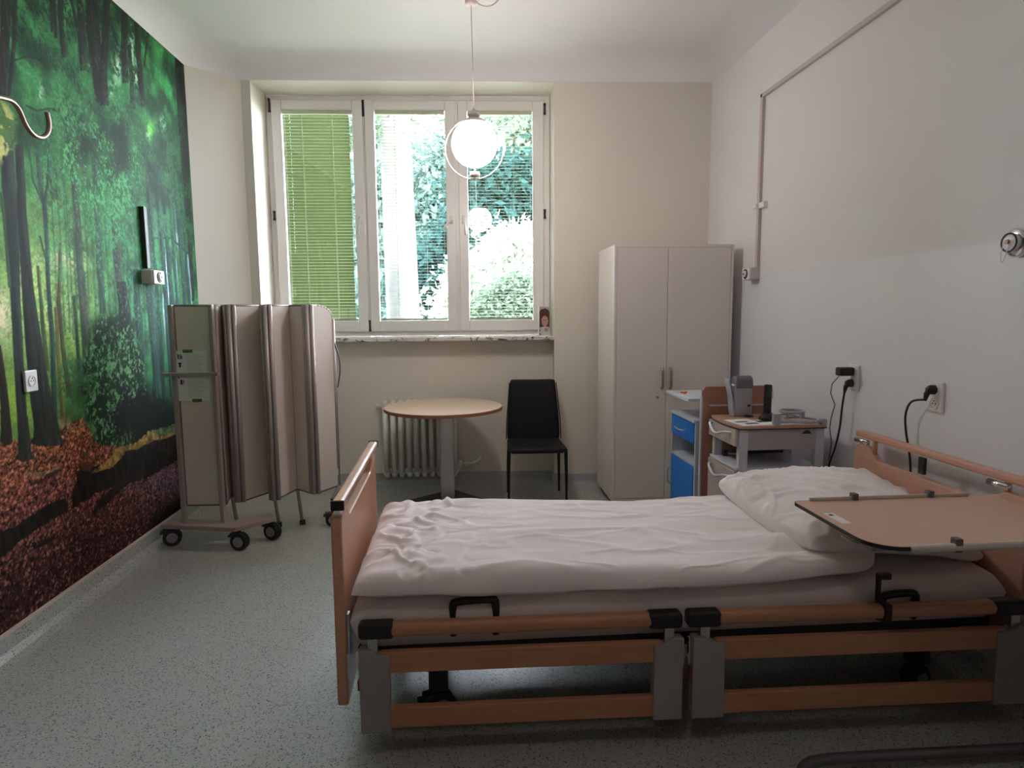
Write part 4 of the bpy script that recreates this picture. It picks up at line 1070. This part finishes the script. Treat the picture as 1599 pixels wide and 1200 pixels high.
RY = math.radians(-1.2)
def rail_pt(x, d, z): return Vector((x, 2.045+math.tan(RY)*(x+.35)+d, z))
def railbox(b, x0, x1, d0, d1, z0, z1):
    v = [b.bm.verts.new(rail_pt(x, d, z)) for x in (x0, x1) for d in (d0, d1) for z in (z0, z1)]
    for f in ((0,1,3,2),(4,6,7,5),(0,4,5,1),(2,3,7,6),(0,2,6,4),(1,5,7,3)): b.bm.faces.new([v[i] for i in f])
def side_rail(xl0, xl1, xr0, xr1, cap0, cap1, off=0.):
    rb0 = railbox
    def railbox_(b, a0, a1, d0, d1, z0, z1): rb0(b, a0, a1, d0+off, d1+off, z0, z1)
    b = MB(); railbox_(b, xl1-.03, xr0+.03, -.012, .014, .309, .383); railbox_(b, xl1-.03, xr0+.03, -.012, .014, .113, .186)
    s = obj('side_rail', b, m_beech_x, bed, bevel=.004)
    b = MB(); railbox_(b, cap0+.06, cap1-.06, -.022, .028, .436, .483); obj('top_rail', b, m_beech_x, s, bevel=.018, bseg=4)
    for (c0, c1, o) in ((cap0, cap0+.118, 0), (cap1-.118, cap1, 1)):
        b = MB(); railbox_(b, c0, c1, -.024, .030, .431, .4865); obj('end_cap', b, m_black, s, bevel=.014, bseg=4)
    for (p0, p1, flip) in ((xl0, xl1, 0), (xr0, xr1, 1)):
        b = MB(); n = 10; w = p1-p0
        prof = []
        for k in range(n+1):
            f = k/n; ff = f if not flip else 1-f
            prof.append((p0+w*f, .397-.022*float(smoothstep(.25, .7, ff))))
        lo = [(p1, .103), (p0, .103)]
        pts = prof+lo
        v0 = [b.bm.verts.new(rail_pt(q[0], off-.020, q[1])) for q in pts]; v1 = [b.bm.verts.new(rail_pt(q[0], off+.020, q[1])) for q in pts]
        b.bm.faces.new(v0); b.bm.faces.new(v1[::-1])
        for i in range(len(pts)): b.bm.faces.new((v0[i], v0[(i+1) % len(pts)], v1[(i+1) % len(pts)], v1[i]))
        obj('end_plate', b, m_plate, s, bevel=.004)
        xc = p0+.045 if not flip else p1-.045
        b = MB(); railbox_(b, xc-.016, xc+.016, -.006, .010, .37, .445); obj('slide', b, m_steel, s)
        b = MB(); xs = p0-.008 if not flip else p1+.002
        railbox_(b, xs, xs+.006, .0, .02, .29, .385); obj('latch', b, m_chrome, s)
        b = MB(); railbox_(b, xs, xs+.007, -.01, .012, .25, .285); obj('release_tab', b, mat('red_plastic', (.25, .02, .02), .5), s, bevel=.002)
    return s
side_rail(-.352, -.252, .637, .738, -.352, .735)
s2 = side_rail(.772, .884, 1.86, 1.975, .752, 1.955)
b = MB(); railbox(b, 1.437, 1.463, -.028, .034, .425, .492); railbox(b, 1.436, 1.452, .02, .034, .485, .575); railbox(b, 1.436, 1.485, .016, .036, .562, .585)
obj('bag_holder', b, m_black, s2, bevel=.004)
for q in ((-.352, -.252, .637, .738, -.352, .735), (.772, .884, 1.86, 1.975, .752, 1.955)): side_rail(*q, off=1.005)
# mattress platform, chassis, lifting columns, castors
b = MB(); b.box(-.37, 1.96, 2.13, 2.97, .32, .354); obj('platform', b, m_dark, bed, bevel=.004)
b = MB()
for y in (2.22, 2.84): b.box(-.30, 1.92, y, y+.05, .26, .318)
for x in (-.2, .8, 1.8): b.box(x, x+.05, 2.22, 2.89, .26, .318)
for x in (.0, 1.55): b.box(x, x+.10, 2.3, 2.8, .30, .321)
obj('chassis', b, mat('chassis_grey', (.05, .045, .045), .6), bed, bevel=.003)
for k, (x, y) in enumerate(((-.10, 2.22), (-.10, 2.84), (1.75, 2.22), (1.75, 2.84))):
    put_castor(bed, x, y, .062, PI*(k % 2)+.4, .27, m_dark)
    b = MB(); b.box(x-.035, x+.035, y-.03, y+.03, .135, .28); obj('leg', b, m_dark, bed, bevel=.006)
b = MB()
for x in (.2, 1.3): b.tube([(x, 2.5, .30), (x+.3, 2.5, .12)], .02, 10); b.box(x+.2, x+.5, 2.42, 2.6, .10, .16)
obj('lift_motor', b, m_dark, bed)
b = MB(); b.box(.05, 1.75, 2.36, 2.78, .17, .27); obj('under_bulk', b, m_dark, bed, bevel=.01)  # bulk added under the bed to stop light coming through
for (x0, x1, dz_) in ((-.04, .105, 0), (1.475, 1.60, -.03)):
    b = MB(); b.tube(smooth_path([rail_pt(x0, .06, .40), rail_pt(x0, .05, .505+dz_), rail_pt(x0+.02, .05, .522+dz_), rail_pt(x1-.02, .05, .527+dz_), rail_pt(x1, .05, .51+dz_), rail_pt(x1, .06, .40)], 4), .014, 8)
    obj('mattress_bracket', b, m_black, bed, smooth=True)

# mattress under a white fitted sheet
def soft_block(x0, x1, y0, y1, zb, zt, nx, ny, edge, ztop=None, wr=None, pin=None, exy=.10):
    """rounded block: closed grid of rings; returns MB"""
    b = MB(); top = []; bot = []
    for i in range(nx):
        rt = []; rb_ = []
        for j in range(ny):
            a = -1+2*i/(nx-1); c = -1+2*j/(ny-1)
            # denser towards the rim
            a = math.sin(a*PI/2); c = math.sin(c*PI/2)
            x = (x0+x1)/2+a*(x1-x0)/2; y = (y0+y1)/2+c*(y1-y0)/2
            dx = (1-abs(a))*(x1-x0)/2; dy = (1-abs(c))*(y1-y0)/2
            fx = 1-max(0, 1-dx/edge)**2; fy = 1-max(0, 1-dy/edge)**2
            f = math.sqrt(max(0, fx))*math.sqrt(max(0, fy))
            rt.append((x, y, f)); rb_.append((x, y, f))
        top.append(rt); bot.append(rb_)
    return top
def block_obj(name, top, zmid, up, dnn, m, wr=None, parent=None):
    nx, ny = len(top), len(top[0]); b = MB()
    Tt = [[(p[0], p[1], zmid(p[0], p[1])+p[2]*up(p[0], p[1])+(wr(p[0], p[1])*min(1, p[2]*1.5) if wr else 0)) for p in r] for r in top]
    Bb = [[(p[0], p[1], zmid(p[0], p[1])-p[2]*dnn(p[0], p[1])) for p in r] for r in top]
    for G in (Tt, Bb):
        b.grid(G)
    bmesh.ops.remove_doubles(b.bm, verts=b.bm.verts, dist=1e-5)
    return obj(name, b, m, parent, smooth=True)
def f2(fn):
    return lambda x, y: float(fn(np.array([x]), np.array([y]))[0])
msag = f2(lambda x, y: (fbm(x*3+5, y*9, 5, 3)-.5)*.010+(fbm(x*10, y*10, 6, 3)-.5)*.006)
top = soft_block(-.385, 1.972, 2.082, 2.985, .42, .53, 120, 60, .05)
o = block_obj('mattress', top, lambda x, y: .468, lambda x, y: .062+.012*max(0, (x-1.3)), lambda x, y: .112, m_cloth, msag)
tag(o, 'mattress in a white fitted sheet lying on the hospital bed', 'mattress')

def crease(x, y, s, w):
    """narrow folds along the zero line of a noise field"""
    n = np.abs(fbm(x, y, s, 2)-.5)
    return np.exp(-(n/w)**2)
def duv_h(x, y):
    px = np.interp(x, [-.4, -.2, .2, .6, .85, 1.1, 1.5], [.046, .058, .064, .052, .040, .048, .048])
    n = (fbm(x*1.6+y*.8, y*4.6-x*.9, 11, 3)-.5)*.030
    n = n+crease(x*1.5+y*1.3, y*5.2-x*1.3, 14, .045)*.0085*(.4+vnoise(x*2, y*3, 15))
    n = n+crease(x*2.6-y*.8, y*8.5+x*.6, 19, .04)*.0045
    foot = smoothstep(.22, -.2, x)
    n = n+foot*(crease(x*4.2-y*2.8, y*5.2+x*4.4, 17, .05)*.016-crease(x*5.2+y*3.8, y*5.5-x*4.8, 18, .04)*.010)
    head = smoothstep(.75, 1.3, x)*smoothstep(2.55, 2.2, y)
    n = n+head*(.016*np.sin((x*1.3+y*6)*3.0)+.010*np.sin((x*2.2+y*7)*4.1))
    return (px+n)*(1-.55*smoothstep(1.22, 1.36, x)*smoothstep(2.15, 2.30, y))
top = soft_block(-.372, 1.535, 2.05, 2.955, 0, 0, 240, 150, .065)
# uneven outline
def outline(x, y):
    e = float(fbm(np.array([x*2.3]), np.array([y*2.3]), 23, 3)[0]-.5); e2 = float(fbm(np.array([x*3.3+9]), np.array([y*2.3+4]), 24, 3)[0]-.5)
    return e*.035, e2*.03
t2 = []
for r in top:
    q = []
    for (x, y, f) in r:
        e, e2 = outline(x, y); w = 1-f
        # rounded corners at the head end
        a_ = max(0, (x-.564)/.936); c_ = abs(y-2.5025)/.4525
        q.append((x+e*w*(1 if x > .5 else .3)-.05*a_**4*c_**6, y+e2*w-(y-2.5025)*.10*a_**8*c_**2, f))
    t2.append(q)
hem = lambda x: float(np.interp(x, [-.4, 0, .6, 1.0, 1.3, 1.5], [.578, .570, .562, .565, .58, .59]))
dh = f2(duv_h)
o = block_obj('duvet', t2, lambda x, y: hem(x), dh, lambda x, y: .026+.006*math.sin(x*9)+.004*math.sin(x*23+1), m_cloth, None)
tag(o, 'crumpled white duvet spread over the mattress', 'duvet')

def pillow():
    nx, ny = 84, 84; b = MB(); G = {}
    c = Vector((1.595, 2.545, .655)); ang = math.radians(3); hx_, hy_ = .375, .40
    ii = np.linspace(-1, 1, nx); jj = np.linspace(-1, 1, ny)
    A_, C_ = np.meshgrid(np.sin(ii*PI/2), np.sin(jj*PI/2), indexing='ij')
    full = np.clip((1-A_**2), 0, 1)**.30*np.clip((1-C_**2), 0, 1)**.30
    pinch = 1+.015*(1-np.abs(A_*C_))-.06*np.abs(A_*C_)**4
    X_ = A_*hx_*pinch; Y_ = C_*hy_*pinch
    nz = (fbm(A_*2.2+C_*1+3, C_*2.2+2, 31, 3)-.5)*.034+crease(A_*2+C_*1.6+5, C_*2-A_*.8+4, 33, .05)*.012+smoothstep(.3, -.9, A_)*crease(A_*3.2-C_*.8+5, C_*4.6+A_*1.2+4, 35, .05)*.017
    edge = np.maximum(np.abs(A_), np.abs(C_))
    ph = np.arctan2(C_, A_)
    gath = smoothstep(.45, .95, edge)*(np.abs(fbm(ph*4.5+10, edge*1.2, 37, 2)-.5)-.1)*.07
    up = .102*full+nz*full**.5-gath*full**.5*.9
    dnn = .075*full
    zc = c.z-.03*smoothstep(.2, -1, C_)*smoothstep(-.4, .6, A_)-.01*smoothstep(.5, 1, edge)+.028*smoothstep(-.3, .9, C_)
    # near right corner slopes down on to the sheet
    zc = zc-.05*smoothstep(.3, 1, A_)*smoothstep(.2, -1, C_)
    ca, sa = math.cos(ang), math.sin(ang)
    WX = c.x+X_*ca-Y_*sa; WY = c.y+X_*sa+Y_*ca
    b.grid(np.stack([WX, WY, zc+up], -1)); b.grid(np.stack([WX, WY, zc-dnn], -1))
    bmesh.ops.remove_doubles(b.bm, verts=b.bm.verts, dist=1e-5)
    o = obj('pillow', b, m_cloth, smooth=True)
    tag(o, 'plump white pillow at the head of the bed, partly behind the overbed table', 'pillow')
pillow()

# ------------------------------------------------------------------ overbed table
t = thing('overbed_table', 'wooden overbed table leaf on a steel tube stand at the right edge', 'overbed table', (1.9, 1.95, 0))
x0, x1, y0, y1, zt = 1.205, 2.03, 1.715, 2.19, .805
def rr(pts_r):
    out = []
    for (cx, cy, r, a0) in pts_r: out += [(cx+r*math.cos(a), cy+r*math.sin(a)) for a in np.linspace(a0, a0+PI/2, 8)]
    return out
poly = rr([(x1-.03, y1-.03, .03, 0), (x0+.025, y1-.025, .025, PI/2), (x0+.10, y0+.10, .10, PI), (x1-.03, y0+.03, .03, 3*PI/2)])
b = MB(); b.prism(poly, 'z', zt-.012, zt); tt = obj('tabletop', b, m_tray, t)
b = MB()
inn = [(p[0], p[1]) for p in poly]; n = len(inn)
cx_, cy_ = (x0+x1)/2, (y0+y1)/2
def grow(p, d): 
    v = Vector((p[0]-cx_, p[1]-cy_)); v2 = Vector((abs(v.x), abs(v.y)))
    return (p[0]+d*(1 if v.x > 0 else -1)*(1 if abs(v.x) > (x1-x0)/2-.09 else 0), p[1]+d*(1 if v.y > 0 else -1)*(1 if abs(v.y) > (y1-y0)/2-.09 else 0))
out_ = [grow(p, .002) for p in inn]
for (pa, pb) in zip(range(n), list(range(1, n))+[0]):
    vs = [b.bm.verts.new((out_[k][0], out_[k][1], z)) for k in (pa, pb) for z in (zt-.0125, zt-.0005)]
    vi = [b.bm.verts.new((inn[k][0], inn[k][1], z)) for k in (pa, pb) for z in (zt-.0125, zt-.0005)]
    b.bm.faces.new((vs[0], vs[2], vs[3], vs[1])); b.bm.faces.new((vs[1], vs[3], vi[3], vi[1])); b.bm.faces.new((vs[2], vs[0], vi[0], vi[2]))
obj('edge_band', b, m_black, tt)
m_tube = mat('beige_tube', (.60, .53, .47), .4, var=.03)
b = MB(); b.tube([(x0+.105, y0-.008, zt-.004), (x1-.03, y0-.008, zt-.004)], .0125, 14); obj('near_rail', b, m_tube, t, smooth=True)
b = MB(); b.box(x0+.06, x0+.06+.62, y1-.010, y1-.002, zt, zt+.012); obj('far_rail', b, m_tube, t, bevel=.002)
for (x, y) in ((1.45, y0-.006), (1.435, y1-.008), (1.73, y1-.006)):
    b = MB(); b.box(x-.011, x+.011, y-.012, y+.014, zt-.018, zt+.024); obj('clamp', b, mat('clamp_grey', (.12, .10, .10), .5), t, bevel=.003)
b = MB(); b.box(x0+.028, x0+.062, 1.93, 2.04, zt, zt+.0006); obj('sticker', b, m_paper, tt)
b = MB(); b.box(x0+.036, x0+.050, 2.01, 2.026, zt+.0006, zt+.001); obj('sticker_mark', b, m_ink, tt)
b = MB(); b.box(1.25, 1.98, 1.80, 1.88, zt-.045, zt-.012); b.prism([(1.29, zt-.014), (1.45, zt-.014), (1.45, zt-.05), (1.33, zt-.05)], 'y', 1.775, 1.90); obj('under_bracket', b, m_grey, t, bevel=.003)
b = MB(); b.tube(smooth_path([(1.32, 1.84, zt-.04), (1.285, 1.84, zt-.048), (1.25, 1.87, zt-.045), (1.228, 1.92, zt-.036)]), .005, 10); obj('release_lever', b, m_chrome, t, smooth=True)
b = MB(); b.box(1.92, 1.97, 1.80, 1.86, .06, zt-.03); obj('column', b, m_grey, t, bevel=.006)
m_base = mat('stand_tube', (.15, .14, .15), .4, metal=.5)
b = MB(); b.tube(smooth_path([(1.02, 1.33, .045), (1.035, 1.70, .045), (1.06, 1.80, .045), (1.14, 1.84, .045), (1.3, 1.843, .045), (1.6, 1.838, .045), (1.96, 1.83, .045)]), .018, 14)
b.tube([(1.95, 1.83, .045), (1.95, 1.33, .045)], .018, 14)
obj('stand', b, m_base, t, smooth=True)
for (x, y) in ((1.022, 1.36), (1.95, 1.36), (1.95, 1.80), (1.08, 1.805)):
    b = MB(); b.lathe([(.02, 0), (.022, .012), (.014, .03)], (x, y, 0), 'z', 14); obj('glide', b, m_rubber, t)

# ------------------------------------------------------------------ bedside cabinet with wooden fronts
t = thing('bedside_cabinet', 'grey bedside cabinet with wood drawer fronts beside the bed head', 'bedside cabinet', (1.72, 3.47, 0))
cx0, cx1, cy0, cy1, ct = 1.475, 1.985, 3.27, 3.68, .88
b = MB(); pts = [(cx1-.01, cy1), (cx0+.02, cy1)]+[(cx0+.012-.022*math.sin(PI*k/10)+.004, cy1-(cy1-cy0)*k/10) for k in range(1, 10)]+[(cx0+.02, cy0), (cx1-.01, cy0)]
b.prism(pts, 'z', ct-.014, ct); obj('top', b, wood('cabinet_top', lin(176, 132, 112), lin(190, 148, 128), 'Y', .35), t, bevel=.002)
b = MB(); b.prism([(p[0]-.0, p[1]) for p in pts], 'z', ct-.019, ct-.014); obj('top_edge', b, m_black, t)
for (x, y) in ((cx0+.02, cy0+.02), (cx1-.06, cy0+.02), (cx0+.02, cy1-.055), (cx1-.06, cy1-.055)):
    lg = obj('post', MB().box(x, x+.05, y, y+.035, .075, ct-.019), m_lgrey, t, bevel=.004)
    b = MB(); b.lathe([(.03, -.012), (.03, .012)], (x+.025, y+.017, .03), 'y', 16); b.box(x+.015, x+.035, y+.005, y+.03, .03, .08); obj('castor', b, m_rubber, lg)
m_apr = mat('grey_apron', (.40, .37, .41), .45)
b = MB(); b.box(cx0+.07, cx1-.06, cy0+.022, cy0+.036, .745, ct-.019); b.box(cx0+.07, cx1-.06, cy1-.04, cy1-.026, .745, ct-.019); b.box(cx0+.07, cx1-.06, cy0+.036, cy1-.04, .745, .752); obj('drawer_case', b, m_apr, t)
b = MB(); b.prism([(cx1-.14, ct-.05), (cx1-.085, ct-.05), (cx1-.098, ct-.034), (cx1-.112, ct-.030), (cx1-.126, ct-.036)], 'y', cy0+.019, cy0+.022); obj('emblem', b, m_ink, t)
def wavy_handle(par, y0_, y1_, z, x):
    b = MB(); b.tube(smooth_path([(x, y1_, z+.022), (x-.022, y1_-.02, z+.018), (x-.034, (y0_+y1_)/2+.04, z-.010), (x-.036, (y0_+y1_)/2-.02, z-.014), (x-.028, y0_+.04, z+.006), (x, y0_, z+.008)], 6), .0075, 10)
    obj('handle', b, mat('pale_handle', (.60, .62, .70), .3, metal=.2), par, smooth=True)
d = obj('drawer', MB().box(cx0+.0, cx0+.018, cy0+.03, cy1-.012, .765, ct-.022), m_greywood, t, bevel=.003); wavy_handle(d, cy0+.08, cy1-.06, .825, cx0)
b = MB(); b.box(cx0+.005, cx1-.02, cy0+.022, cy1-.022, .632, .648); obj('shelf', b, m_lgrey, t, bevel=.003)
d = obj('door', MB().box(cx0+.0, cx0+.018, cy0+.03, cy1-.012, .10, .628), m_greywood, t, bevel=.003); wavy_handle(d, cy0+.08, cy1-.06, .58, cx0)
b = MB(); b.box(cx0+.07, cx1-.06, cy0+.03, cy0+.04, .09, .632); b.box(cx0+.07, cx1-.06, cy1-.04, cy1-.03, .09, .632); b.box(cx0+.02, cx1-.03, cy0+.03, cy1-.03, .08, .09); obj('lower_case', b, m_apr, t)
b = MB(); b.box(cx0+.18, cx1-.06, cy1-.04, cy1-.03, .648, .745); obj('shade_panel', b, m_dark, t)  # added dark sheet standing for the shadow inside the open gap
b = MB(); b.box(cx0+.06, cx0+.085, cy1-.10, cy1-.075, .648, .68); obj('hinge_block', b, m_black, t)
# bottle holder on a little rail
b = MB()
b.tube([(1.695, 3.285, ct), (1.695, 3.285, ct+.065)], .022, 18); b.box(1.71, 1.96, 3.272, 3.286, ct+.012, ct+.024)
b.box(1.945, 1.975, 3.27, 3.30, ct, ct+.03); b.ring((1.835, 3.385, ct+.060), .060, .0085, (0, 0, 1), 40); b.box(1.86, 1.88, 3.33, 3.35, ct+.024, ct+.056)
b.ring((1.855, 3.33, ct+.02), .085, .006, (0, 0, 1), 40); b.tube([(1.80, 3.37, ct), (1.80, 3.365, ct+.055)], .006, 8); b.tube([(1.80, 3.40, ct+.05), (1.90, 3.40, ct+.02)], .005, 8)
obj('bottle_holder', b, mat('holder_grey', (.36, .35, .40), .4), t, smooth=False)

# cordless phone, dispenser and papers on that cabinet
t = thing('cordless_phone', 'black cordless phone upright in its cradle on the bedside cabinet', 'phone', (1.735, 3.46, ct))
b = MB(); b.lathe([(.048, 0), (.052, .008), (.042, .026), (.03, .04), (.0, .042)], (1.735, 3.46, ct), 'z', 28); obj('cradle', b, m_black, t, smooth=True)
Mh = Matrix.Translation((1.733, 3.468, ct+.03)) @ Matrix.Rotation(math.radians(5), 4, 'Y') @ Matrix.Rotation(math.radians(-9), 4, 'X')
b = MB(); b.box(-.021, .021, -.012, .012, 0, .172, Mh); h = obj('handset', b, m_black, t, bevel=.006)
b = MB(); b.box(-.013, .013, -.0135, -.012, .10, .135, Mh); obj('display', b, mat('phone_display', (.05, .05, .055), .2), h)
b = MB()
for r_ in range(4):
    for c_ in range(3): b.box(-.014+c_*.0105, -.007+c_*.0105, -.0138, -.012, .03+r_*.015, .04+r_*.015, Mh)
obj('keypad', b, mat('phone_keys', (.05, .04, .045), .5), h)
b = MB(); b.tube(smooth_path([(1.765, 3.49, ct+.012), (1.76, 3.53, ct+.03), (1.80, 3.50, ct+.028), (1.84, 3.54, ct+.02), (1.90, 3.57, ct+.01), (1.96, 3.60, ct+.004)]), .0028, 8); obj('cord', b, m_black, t, smooth=True)

t = thing('dispenser', 'upright silver grey dispenser with a rounded dark cap on the back of the bedside cabinet', 'dispenser', (1.640, 3.62, ct))
m_disp = mat('dispenser_grey', (.42, .42, .46), .3, var=.05)
b = MB(); b.box(1.590, 1.700, 3.585, 3.655, ct, ct+.19); obj('body', b, m_disp, t, bevel=.008)
b = MB(); b.prism([(3.58, ct+.165), (3.66, ct+.165), (3.66, ct+.21), (3.645, ct+.234), (3.61, ct+.242), (3.588, ct+.226), (3.58, ct+.185)], 'x', 1.597, 1.705); obj('cap', b, mat('dispenser_cap', (.17, .17, .19), .5), t, bevel=.012, bseg=3)
b = MB(); b.prism([(1.570, ct+.19), (1.55, ct+.226), (1.597, ct+.02), (1.588, ct+.02)], 'y', 3.582, 3.65); obj('side_flap', b, mat('flap_blue', (.45, .50, .62), .25), t, bevel=.003)
b = MB(); b.box(1.670, 1.687, 3.578, 3.586, ct+.06, ct+.072); b.box(1.655, 1.695, 3.555, 3.585, ct, ct+.012); obj('push_button', b, m_dark, t, bevel=.003)
def paper_on(label, x, y, w, h, ang, marks, z=ct):
    t = thing('paper_sheet', label, 'paper', (x, y, z), math.radians(ang), 'papers on the bedside cabinet')
    obj('sheet', MB().box(-w/2, w/2, -h/2, h/2, .0002, .0012), m_paper, t, world=False)
    if marks:
        b = MB()
        for (a, c, p, q) in marks: b.box(a, a+p, c, c+q, .0012, .0018)
        obj('printed_picture', b, m_ink, t, world=False)
paper_on('white sheet with two small dark pictures at the left of the cabinet top', 1.575, 3.40, .15, .20, 8, [(-.05, .0, .075, .03), (-.025, -.06, .075, .03)])
paper_on('white sheet with one large dark picture before the cordless phone', 1.705, 3.385, .13, .15, 8, [(-.055, .005, .11, .05)], ct+.0006)
paper_on('blank white sheet under the bottle holder on the cabinet top', 1.80, 3.35, .14, .09, -4, None, ct+.0003)

# ------------------------------------------------------------------ blue cabinet behind it
t = thing('blue_cabinet', 'pale grey cabinet with blue drawer and door and a hanging wooden leaf', 'bedside cabinet', (1.68, 3.98, 0))
ax0, ax1, ay0, ay1, at_ = 1.43, 1.93, 3.765, 4.21, .832
m_cab = mat('pale_cabinet', (.52, .56, .64), .45, var=.03)
b = MB(); b.box(ax0, ax1, ay0, ay0+.016, .12, at_-.018); b.box(ax0, ax1, ay1-.016, ay1, .12, at_-.018); b.box(ax0+.01, ax1, ay0+.016, ay1-.016, .12, .14); b.box(ax1-.012, ax1, ay0+.016, ay1-.016, .14, at_-.018)
b.box(ax0+.002, ax1-.012, ay0+.016, ay1-.016, .535, .551); b.box(ax0+.02, ax1-.012, ay0+.016, ay1-.016, .67, .68)
obj('body', b, m_cab, t, bevel=.002)
b = MB(); b.box(ax0-.012, ax1, ay0-.004, ay1+.004, at_-.018, at_); obj('top', b, m_cab, t, bevel=.003)
d = obj('drawer', MB().box(ax0-.006, ax0+.012, ay0+.018, ay1-.018, .682, at_-.024), m_blue, t, bevel=.003)
b = MB(); b.tube(smooth_path([(ax0-.006, 4.06, .748), (ax0-.032, 4.05, .742), (ax0-.034, 3.93, .742), (ax0-.006, 3.92, .748)], 4), .005, 8); obj('handle', b, m_steel, d, smooth=True)
d = obj('door', MB().box(ax0-.006, ax0+.012, ay0+.018, ay1-.018, .145, .532), m_blue, t, bevel=.003)
b = MB(); b.tube(smooth_path([(ax0-.006, 4.17, .44), (ax0-.032, 4.17, .435), (ax0-.032, 4.17, .345), (ax0-.006, 4.17, .34)], 4), .005, 8); obj('handle', b, m_steel, d, smooth=True)
for (x, y) in ((ax0+.05, ay0+.04), (ax0+.05, ay1-.04), (ax1-.05, ay0+.04), (ax1-.05, ay1-.04)):
    put_castor(t, x, y, .035, 0., .12, m_dark)
lp = [(1.455, .36), (1.868, .36)]+[(1.868-.035+.035*math.cos(a), 1.045-.035+.035*math.sin(a)) for a in np.linspace(0, PI/2, 6)]+[(1.455+.035+.035*math.cos(a), 1.045-.035+.035*math.sin(a)) for a in np.linspace(PI/2, PI, 6)]
b = MB(); b.prism(lp, 'y', 3.732, 3.748); lf = obj('folding_leaf', b, wood('leaf_wood', lin(166, 116, 98), lin(182, 132, 114), 'Z', .45), t, bevel=.002)
b = MB(); b.box(1.449, 1.458, 3.728, 3.752, .36, .985); b.box(1.46, 1.47, 3.73, 3.75, .20, .36); obj('edge_strip', b, m_lgrey, lf)
b = MB(); b.box(1.50, 1.85, 3.722, 3.732, .925, .934); obj('leaf_ledge', b, m_lgrey, lf)
b = MB(); b.box(ax0-.045, ax1-.1, 3.78, 4.21, .945, .965); tr_ = obj('raised_tray', b, m_cab, t, bevel=.004)
b = MB(); b.box(ax1-.18, ax1-.14, 3.95, 4.05, at_, .945); b.box(ax0+.02, ax0+.05, 4.18, 4.20, .93, .945); obj('tray_support', b, m_lgrey, tr_)
t = thing('orange_clip', 'small orange clip lying on the raised tray of the blue cabinet', 'clip', (1.455, 4.05, .965))
b = MB(); b.box(1.435, 1.475, 4.045, 4.06, .965, .975); b.box(1.44, 1.452, 4.0, 4.05, .965, .972)
obj('body', b, mat('orange_plastic', lin(240, 90, 40), .4), t, bevel=.002)

# ------------------------------------------------------------------ light
w = bpy.data.worlds.new('sky'); scn.world = w; w.use_nodes = True
nt = w.node_tree
for n_ in list(nt.nodes): nt.nodes.remove(n_)
wo = nt.nodes.new('ShaderNodeOutputWorld'); bg = nt.nodes.new('ShaderNodeBackground')
bg.inputs['Color'].default_value = (.82, .86, 1.0, 1); bg.inputs['Strength'].default_value = SKY
nt.links.new(bg.outputs['Background'], wo.inputs['Surface'])
sd = bpy.data.lights.new('sun', 'SUN'); sd.energy = SUN; sd.angle = math.radians(1); sd.color = (1, .95, .85)
so = bpy.data.objects.new('sun', sd); col.objects.link(so)
so.rotation_euler = Vector((-.35, .75, -.85)).to_track_quat('-Z', 'Y').to_euler()
scn.view_settings.view_transform = 'Standard'; scn.view_settings.look = 'None'
scn.view_settings.exposure = EXPO; scn.view_settings.gamma = 1.; scn.view_settings.use_curve_mapping = False
scn.cycles.use_denoising = True
scn.cycles.max_bounces = 14; scn.cycles.diffuse_bounces = 8; scn.cycles.transparent_max_bounces = 24
